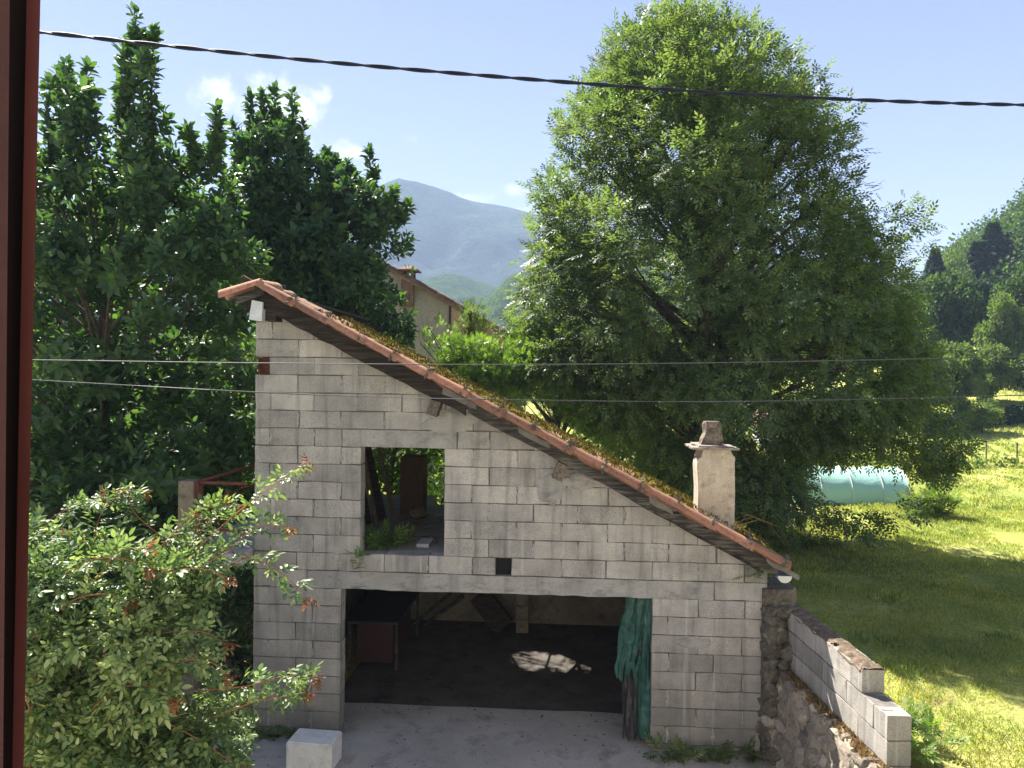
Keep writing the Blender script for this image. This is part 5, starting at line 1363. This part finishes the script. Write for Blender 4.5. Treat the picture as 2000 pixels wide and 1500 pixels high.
# tufts on the mossy roof
P_ = []; A_ = []
for k in range(5200):
    s = .7+(SL-.8)*rng.random(); y = -.2+3.2*rng.random(); q = slope_m(s, y, -.03) @ Vector((0, 0, 0)); P_.append(tuple(q)); A_.append((rng.normal(0, .5), rng.normal(0, .5), 1))
P_ = np.array(P_); A_ = unit(np.array(A_)); Ln = .02+.045*rng.random(len(P_)); V, F = scatter(*SMALL, P_, A_, rng.normal(size=P_.shape), Ln, Ln*.4)
place('roof_tufts', npmesh('roof_tufts', V, F), M['moss'], garage, kind='stuff')
mb = MB()
for k in range(4):
    a = np.array(slope_m(SL-.7+.1*k, .3+.1*k, -.02) @ Vector((0, 0, 0))); pts = [a, a+np.array([.25, 0, .08]), a+np.array([.5, -.02, .0]), a+np.array([.72, -.03, -.25-.08*k])]; mb.tube(pts, [.002, .002, .0015, .001], 4)
mb.build('grass_stalks', M['dry'], garage)

# leaf litter and grit on the yard
n_ = 900; q = np.stack([rng.uniform(-3.2, 3.0, n_), -rng.random(n_)**1.6*4.2+.9], 1); P_ = np.column_stack([q, np.full(n_, .004)]); A_ = unit(np.column_stack([rng.normal(size=(n_, 2)), rng.normal(0, .12, n_)])); Ln = .012+.035*rng.random(n_)**2
V, F = scatter(*SMALL, P_, A_, np.array([0, 0, 1.])+rng.normal(0, .25, P_.shape), Ln, Ln*.6)
lt = place('leaf_litter', npmesh('leaf_litter', V, F), M['litter'], kind='stuff'); lt['label'] = 'dry leaf litter and grit strewn on the concrete yard'; lt['category'] = 'litter'
# --- meadow grass
r_ = np.random.default_rng(99); Pg = []
def grass_patch(n, x0, x1, y0, y1, sz, wd, tuft):
    c = np.stack([r_.uniform(x0, x1, n), r_.uniform(y0, y1, n)], 1); k = tuft; q = np.repeat(c, k, 0)+r_.normal(0, .05, (n*k, 2))
    d = fbm(q[:, 0], q[:, 1], 3, .8, 5); ok = (q[:, 0] > 3.5+np.clip(-q[:, 1], 0, 9)*.1) & (d > -.35)
    q = q[ok]; d = d[ok]; z = height(q[:, 0], q[:, 1]); P_ = np.column_stack([q, z]); A_ = unit(np.column_stack([r_.normal(0, .5, len(q)), r_.normal(0, .5, len(q)), np.ones(len(q))]))
    Ln = sz*(.5+r_.random(len(q)))*(1+d*.9); return scatter(SMALL[0], SMALL[1], P_, A_, r_.normal(size=P_.shape), Ln, np.full(len(q), wd))
Vs, Fs, off = [], [], 0
for args in ((7500, 3.3, 9, -4, 5, .055, .010, 9), (12000, 3.3, 16, 4, 13, .07, .016, 7), (10000, 3, 28, 13, 26, .10, .03, 5), (9000, 4, 45, 26, 48, .18, .06, 4)):
    V, F = grass_patch(*args); Vs.append(V); Fs.append(F+off); off += len(V)
c = np.stack([r_.uniform(3.6, 22, 170), r_.uniform(0, 24, 170)], 1); q = np.repeat(c, 42, 0)+r_.normal(0, .13, (170*42, 2)); q = q[q[:, 0] > 3.6+np.clip(-q[:, 1], 0, 9)*.1]
P_ = np.column_stack([q, height(q[:, 0], q[:, 1])]); A_ = unit(np.column_stack([r_.normal(0, .45, len(q)), r_.normal(0, .45, len(q)), np.ones(len(q))])); V, F = scatter(*SMALL, P_, A_, r_.normal(size=P_.shape), .06+.09*r_.random(len(q)), np.full(len(q), .016))
tf = place('grass_tufts', npmesh('grass_tufts', V, F), M['tuft'], kind='stuff'); tf['label'] = 'darker clumps of longer grass scattered over the meadow'; tf['category'] = 'grass'
o = place('grass', npmesh('grass', np.concatenate(Vs), np.concatenate(Fs)), M['grass'], kind='stuff'); o['label'] = 'short partly dry meadow grass right of the garage'; o['category'] = 'grass'

# --- far trees
def crown_mesh(kind, seed):
    r2 = np.random.default_rng(seed)
    if kind == 'conifer':
        n = 5200; h = r2.random(n)**.8; rad = (1-h)*.30*(.55+.45*np.abs(np.sin(h*42)))*np.sqrt(r2.random(n))*1.25; a = r2.random(n)*6.283
        P_ = np.stack([np.cos(a)*rad, np.sin(a)*rad, .06+h*.94], 1); d = unit(np.stack([np.cos(a), np.sin(a), -.35+0*a], 1)); L_ = np.full(n, .05)
        V, F = scatter(*SMALL, P_, d+r2.normal(0, .3, d.shape), np.array([0, 0, 1.])+r2.normal(0, .3, d.shape), L_, L_*.6)
    else:
        nl = 46; c = unit(r2.normal(size=(nl, 3)))*(r2.random((nl, 1))**.45)*np.array([.36, .36, .42]); c[:, 2] += .53
        if kind == 'airy': c *= np.array([.8, .8, 1])
        L_ = np.column_stack([c, r2.uniform(.07, .15, nl)]); p, d, r3 = shell(L_, 1500 if kind != 'airy' else 520, seed, .25)
        s = np.full(len(p), .042)
        V, F = scatter(*SMALL, p, d+r3.normal(0, .5, d.shape), d+np.array([0, 0, .8])+r3.normal(0, .4, d.shape), s, s*.75)
    return npmesh('crown_'+kind, V, F)
kinds = {'broad': [crown_mesh('broad', 1), crown_mesh('broad', 2), crown_mesh('broad', 3)], 'conifer': [crown_mesh('conifer', 4), crown_mesh('conifer', 5)], 'airy': [crown_mesh('airy', 6)]}
mb = MB(); rr_ = random.Random(3)
mb.tube([(0, 0, 0), (.01, 0, .3), (0, .01, .7)], [.028, .02, .006], 7)
for k in range(7):
    a = rr_.random()*6.3; mb.tube([(0, 0, .28+.05*k), (.12*math.cos(a), .12*math.sin(a), .42+.05*k), (.26*math.cos(a), .26*math.sin(a), .5+.05*k)], [.012, .007, .002], 5)
tr_me = mb.mesh('far_trunk'); tr_me.materials.append(M['bark'])
cm_cache = {}
def far_tree(px, pyb, pyt, wpx, dep, kind, m, label, group='trees on the far slope'):
    base = PD(px, pyb, dep); gz = float(height(base[0], base[1])); topz = PD(px, pyt, dep)[2]; h = topz-gz; w = wpx/FPX*dep
    v = kinds[kind][rnd.randrange(len(kinds[kind]))]
    key = (v.name, m)
    if key not in cm_cache: c = v.copy(); c.materials.clear(); c.materials.append(M[m]); cm_cache[key] = c
    nm = {'broad': 'broadleaf_tree', 'conifer': 'fir_tree', 'airy': 'sparse_tree'}[kind]
    root = thing(nm, label, 'tree', (base[0], base[1], gz-.2), group)
    sx = w/(.36 if kind == 'conifer' else (.86 if kind == 'broad' else .7)); mw = Matrix.Translation((base[0], base[1], gz-.2)) @ Matrix.Rotation(rnd.random()*6.28, 4, 'Z') @ Matrix.Diagonal((sx, sx, h, 1))
    place('crown', cm_cache[key], None, root, mw=mw)['kind'] = 'stuff'
    place('trunk', tr_me, None, root, mw=Matrix.Translation((base[0], base[1], gz-.2)) @ Matrix.Diagonal((h, h, h, 1)))
T_ = [
 (1850, 700, 515, 130, 56, 'broad', 'leaf_forest', 'rounded mid green tree just right of the big ash crown'),
 (1915, 700, 530, 110, 62, 'broad', 'leaf_conifer', 'darkest rounded tree between the round green tree and the pale one'),
 (1960, 700, 545, 95, 50, 'broad', 'leaf_forest_pale', 'yellowish crowned tree near the right edge'),
 (2010, 720, 480, 130, 54, 'broad', 'leaf_forest', 'large green tree cut by the right edge below the wooded crest'),
 (1935, 690, 432, 84, 84, 'conifer', 'leaf_conifer', 'tallest pointed fir on the wooded crest at the right'),
 (1905, 690, 470, 80, 84, 'conifer', 'leaf_conifer', 'second pointed fir, left of the tallest one on the crest'),
 (1955, 690, 450, 92, 88, 'conifer', 'leaf_conifer', 'fir standing right behind the tallest fir'),
 (1823, 690, 482, 68, 80, 'conifer', 'leaf_conifer', 'small fir tip just above the right shoulder of the ash'),
 (1858, 640, 464, 64, 82, 'airy', 'leaf_forest_pale', 'pale see-through tree standing out on the skyline'),
 (1985, 690, 395, 110, 92, 'broad', 'leaf_forest', 'tall hazy tree on the crest at the right edge'),
 (2040, 690, 370, 130, 90, 'broad', 'leaf_forest', 'highest hazy tree, cut by the right edge'),
 (2090, 700, 420, 130, 80, 'broad', 'leaf_forest', 'hazy tree beyond the right edge of the wooded crest'),
 (1890, 690, 520, 90, 74, 'broad', 'leaf_forest', 'hazy green tree under the second fir'),
 (1800, 720, 540, 100, 64, 'broad', 'leaf_forest', 'green tree half hidden by the right shoulder of the ash'),
 (1870, 765, 640, 110, 44, 'broad', 'leaf_forest_pale', 'sunlit orchard tree nearest the right side of the ash'),
 (1935, 750, 650, 95, 47, 'broad', 'leaf_forest_pale', 'olive green orchard tree right of the sunlit one'),
 (1800, 790, 650, 110, 42, 'broad', 'leaf_forest', 'low green tree tucked behind the ash branches'),
 (1990, 730, 640, 90, 50, 'broad', 'leaf_conifer', 'dark low tree at the right edge above the bank'),
 (1700, 760, 560, 150, 60, 'broad', 'leaf_forest', 'dark tree seen through the right side of the ash'),
 (1600, 780, 590, 160, 62, 'broad', 'leaf_forest', 'tree seen through the middle of the ash'),
 (1480, 790, 600, 150, 60, 'broad', 'leaf_forest', 'tree seen behind the ash left of its trunk'),
 (1360, 790, 620, 150, 58, 'broad', 'leaf_forest', 'tree hidden behind the ash crown above the chimney'),
 (1230, 790, 630, 140, 55, 'broad', 'leaf_forest', 'tree behind the left half of the ash'),
 (1110, 790, 640, 130, 50, 'broad', 'leaf_forest_pale', 'green tree behind the left edge of the ash'),
 (1010, 780, 610, 70, 42, 'broad', 'leaf_forest_pale', 'small green tree between the far house and the ash'),
 (60, 900, 560, 180, 34, 'broad', 'leaf_forest', 'green tree glimpsed through the magnolia at the far left'),
 (300, 900, 600, 190, 34, 'broad', 'leaf_forest_pale', 'bright green tree glimpsed through the magnolia behind its trunk'),
 (480, 900, 600, 160, 32, 'broad', 'leaf_forest_pale', 'bright green tree glimpsed beside the garage roof'),
 (1918, 832, 770, 74, 40, 'airy', 'leaf_forest_pale', 'small spreading apple tree standing alone on the meadow'),
 (2060, 790, 640, 120, 44, 'broad', 'leaf_forest', 'green tree beyond the right edge on the bank'),
]
for t in T_: far_tree(*t)
# more wooded hill, too far to tell apart
Lf = []
for k in range(260):
    x = rnd.uniform(1700, 2500); dep = rnd.uniform(78, 170); b0 = PD(x, 700, dep); z = float(height(b0[0], b0[1])); r = rnd.uniform(2.2, 4.2)
    Lf.append((b0[0], b0[1], z+r*.9, r))
Lf = np.array(Lf); p, d, r_ = shell(Lf, 5, 7, .25, 1.25); s = np.full(len(p), .5)
V, F = scatter(*SMALL, p, d+r_.normal(0, .5, d.shape), d+np.array([0, 0, .8])+r_.normal(0, .4, d.shape), s, s*.8)
o = place('woods', npmesh('woods', V, F), M['leaf_forest'], kind='stuff'); o['label'] = 'hazy mixed woods covering the slope behind the firs'; o['category'] = 'woods'
# hedges on the meadow
def hedge(name, label, x0, x1, py, dep, hh, m, seed):
    a, b_ = PD(x0, py, dep), PD(x1, py, dep); n = 46; Lh = []
    r2 = random.Random(seed)
    for k in range(n):
        q = a+(b_-a)*(k/(n-1)); q[2] = float(height(q[0], q[1])); Lh.append((q[0], q[1]+r2.uniform(-.4, .4), q[2]+hh*.35, hh*r2.uniform(.35, .65)))
    Lh = np.array(Lh); p, d, r3 = shell(Lh, 40, seed, .3); s = np.full(len(p), .16)
    V, F = scatter(*SMALL, p, d+r3.normal(0, .6, d.shape), d+r3.normal(0, .5, d.shape), s, s*.7)
    o = place(name, npmesh(name, V, F), m, kind='stuff'); o['label'] = label; o['category'] = 'hedge'; return o
hedge('hedge', 'dark clipped hedge line across the upper meadow behind the apple tree', 1780, 2150, 800, 42, 1.0, M['leaf_conifer'], 3)
hedge('rough_hedge', 'low rough weeds along the wire fence on the meadow', 1600, 2150, 900, 31, .45, M['leaf_forest_pale'], 4)
fence = thing('wire_fence', 'thin wire fence on slim posts crossing the meadow near the right edge', 'fence', (float(PD(1950, 880, 31.5)[0]), float(PD(1950, 880, 31.5)[1]), FZ))
pp = []
for x in (1840, 1926, 1986, 2050):
    b0 = PD(x, 900, 31.5); z = float(height(b0[0], b0[1])); MB().tube([(b0[0], b0[1], z-.1), (b0[0], b0[1], z+.95)], .03, 6).build('post', M['wood_plank'], fence); pp.append((b0[0], b0[1], z))
for h in (.4, .85):
    MB().tube([(a, b_, z+h) for a, b_, z in pp], .008, 4).build('fence_wire', M['wire'], fence)

# ---------------------------------------------------------------- haze
mb = MB(); mb.box((-1300, -260, -30), (1700, 1900, 330)); hz_o = mb.build('haze', None)
hm = bpy.data.materials.new('haze'); hm.use_nodes = True; nt = hm.node_tree; nt.nodes.clear()
ho = nt.nodes.new('ShaderNodeOutputMaterial'); hv = nt.nodes.new('ShaderNodeVolumePrincipled')
hv.inputs['Color'].default_value = (.52, .70, 1, 1); hv.inputs['Density'].default_value = .00060; hv.inputs['Anisotropy'].default_value = 0.0
nt.links.new(hv.outputs[0], ho.inputs['Volume']); hz_o.data.materials.append(hm); hz_o['kind'] = 'stuff'
print('tris', sum(len(m.polygons) for m in bpy.data.meshes))
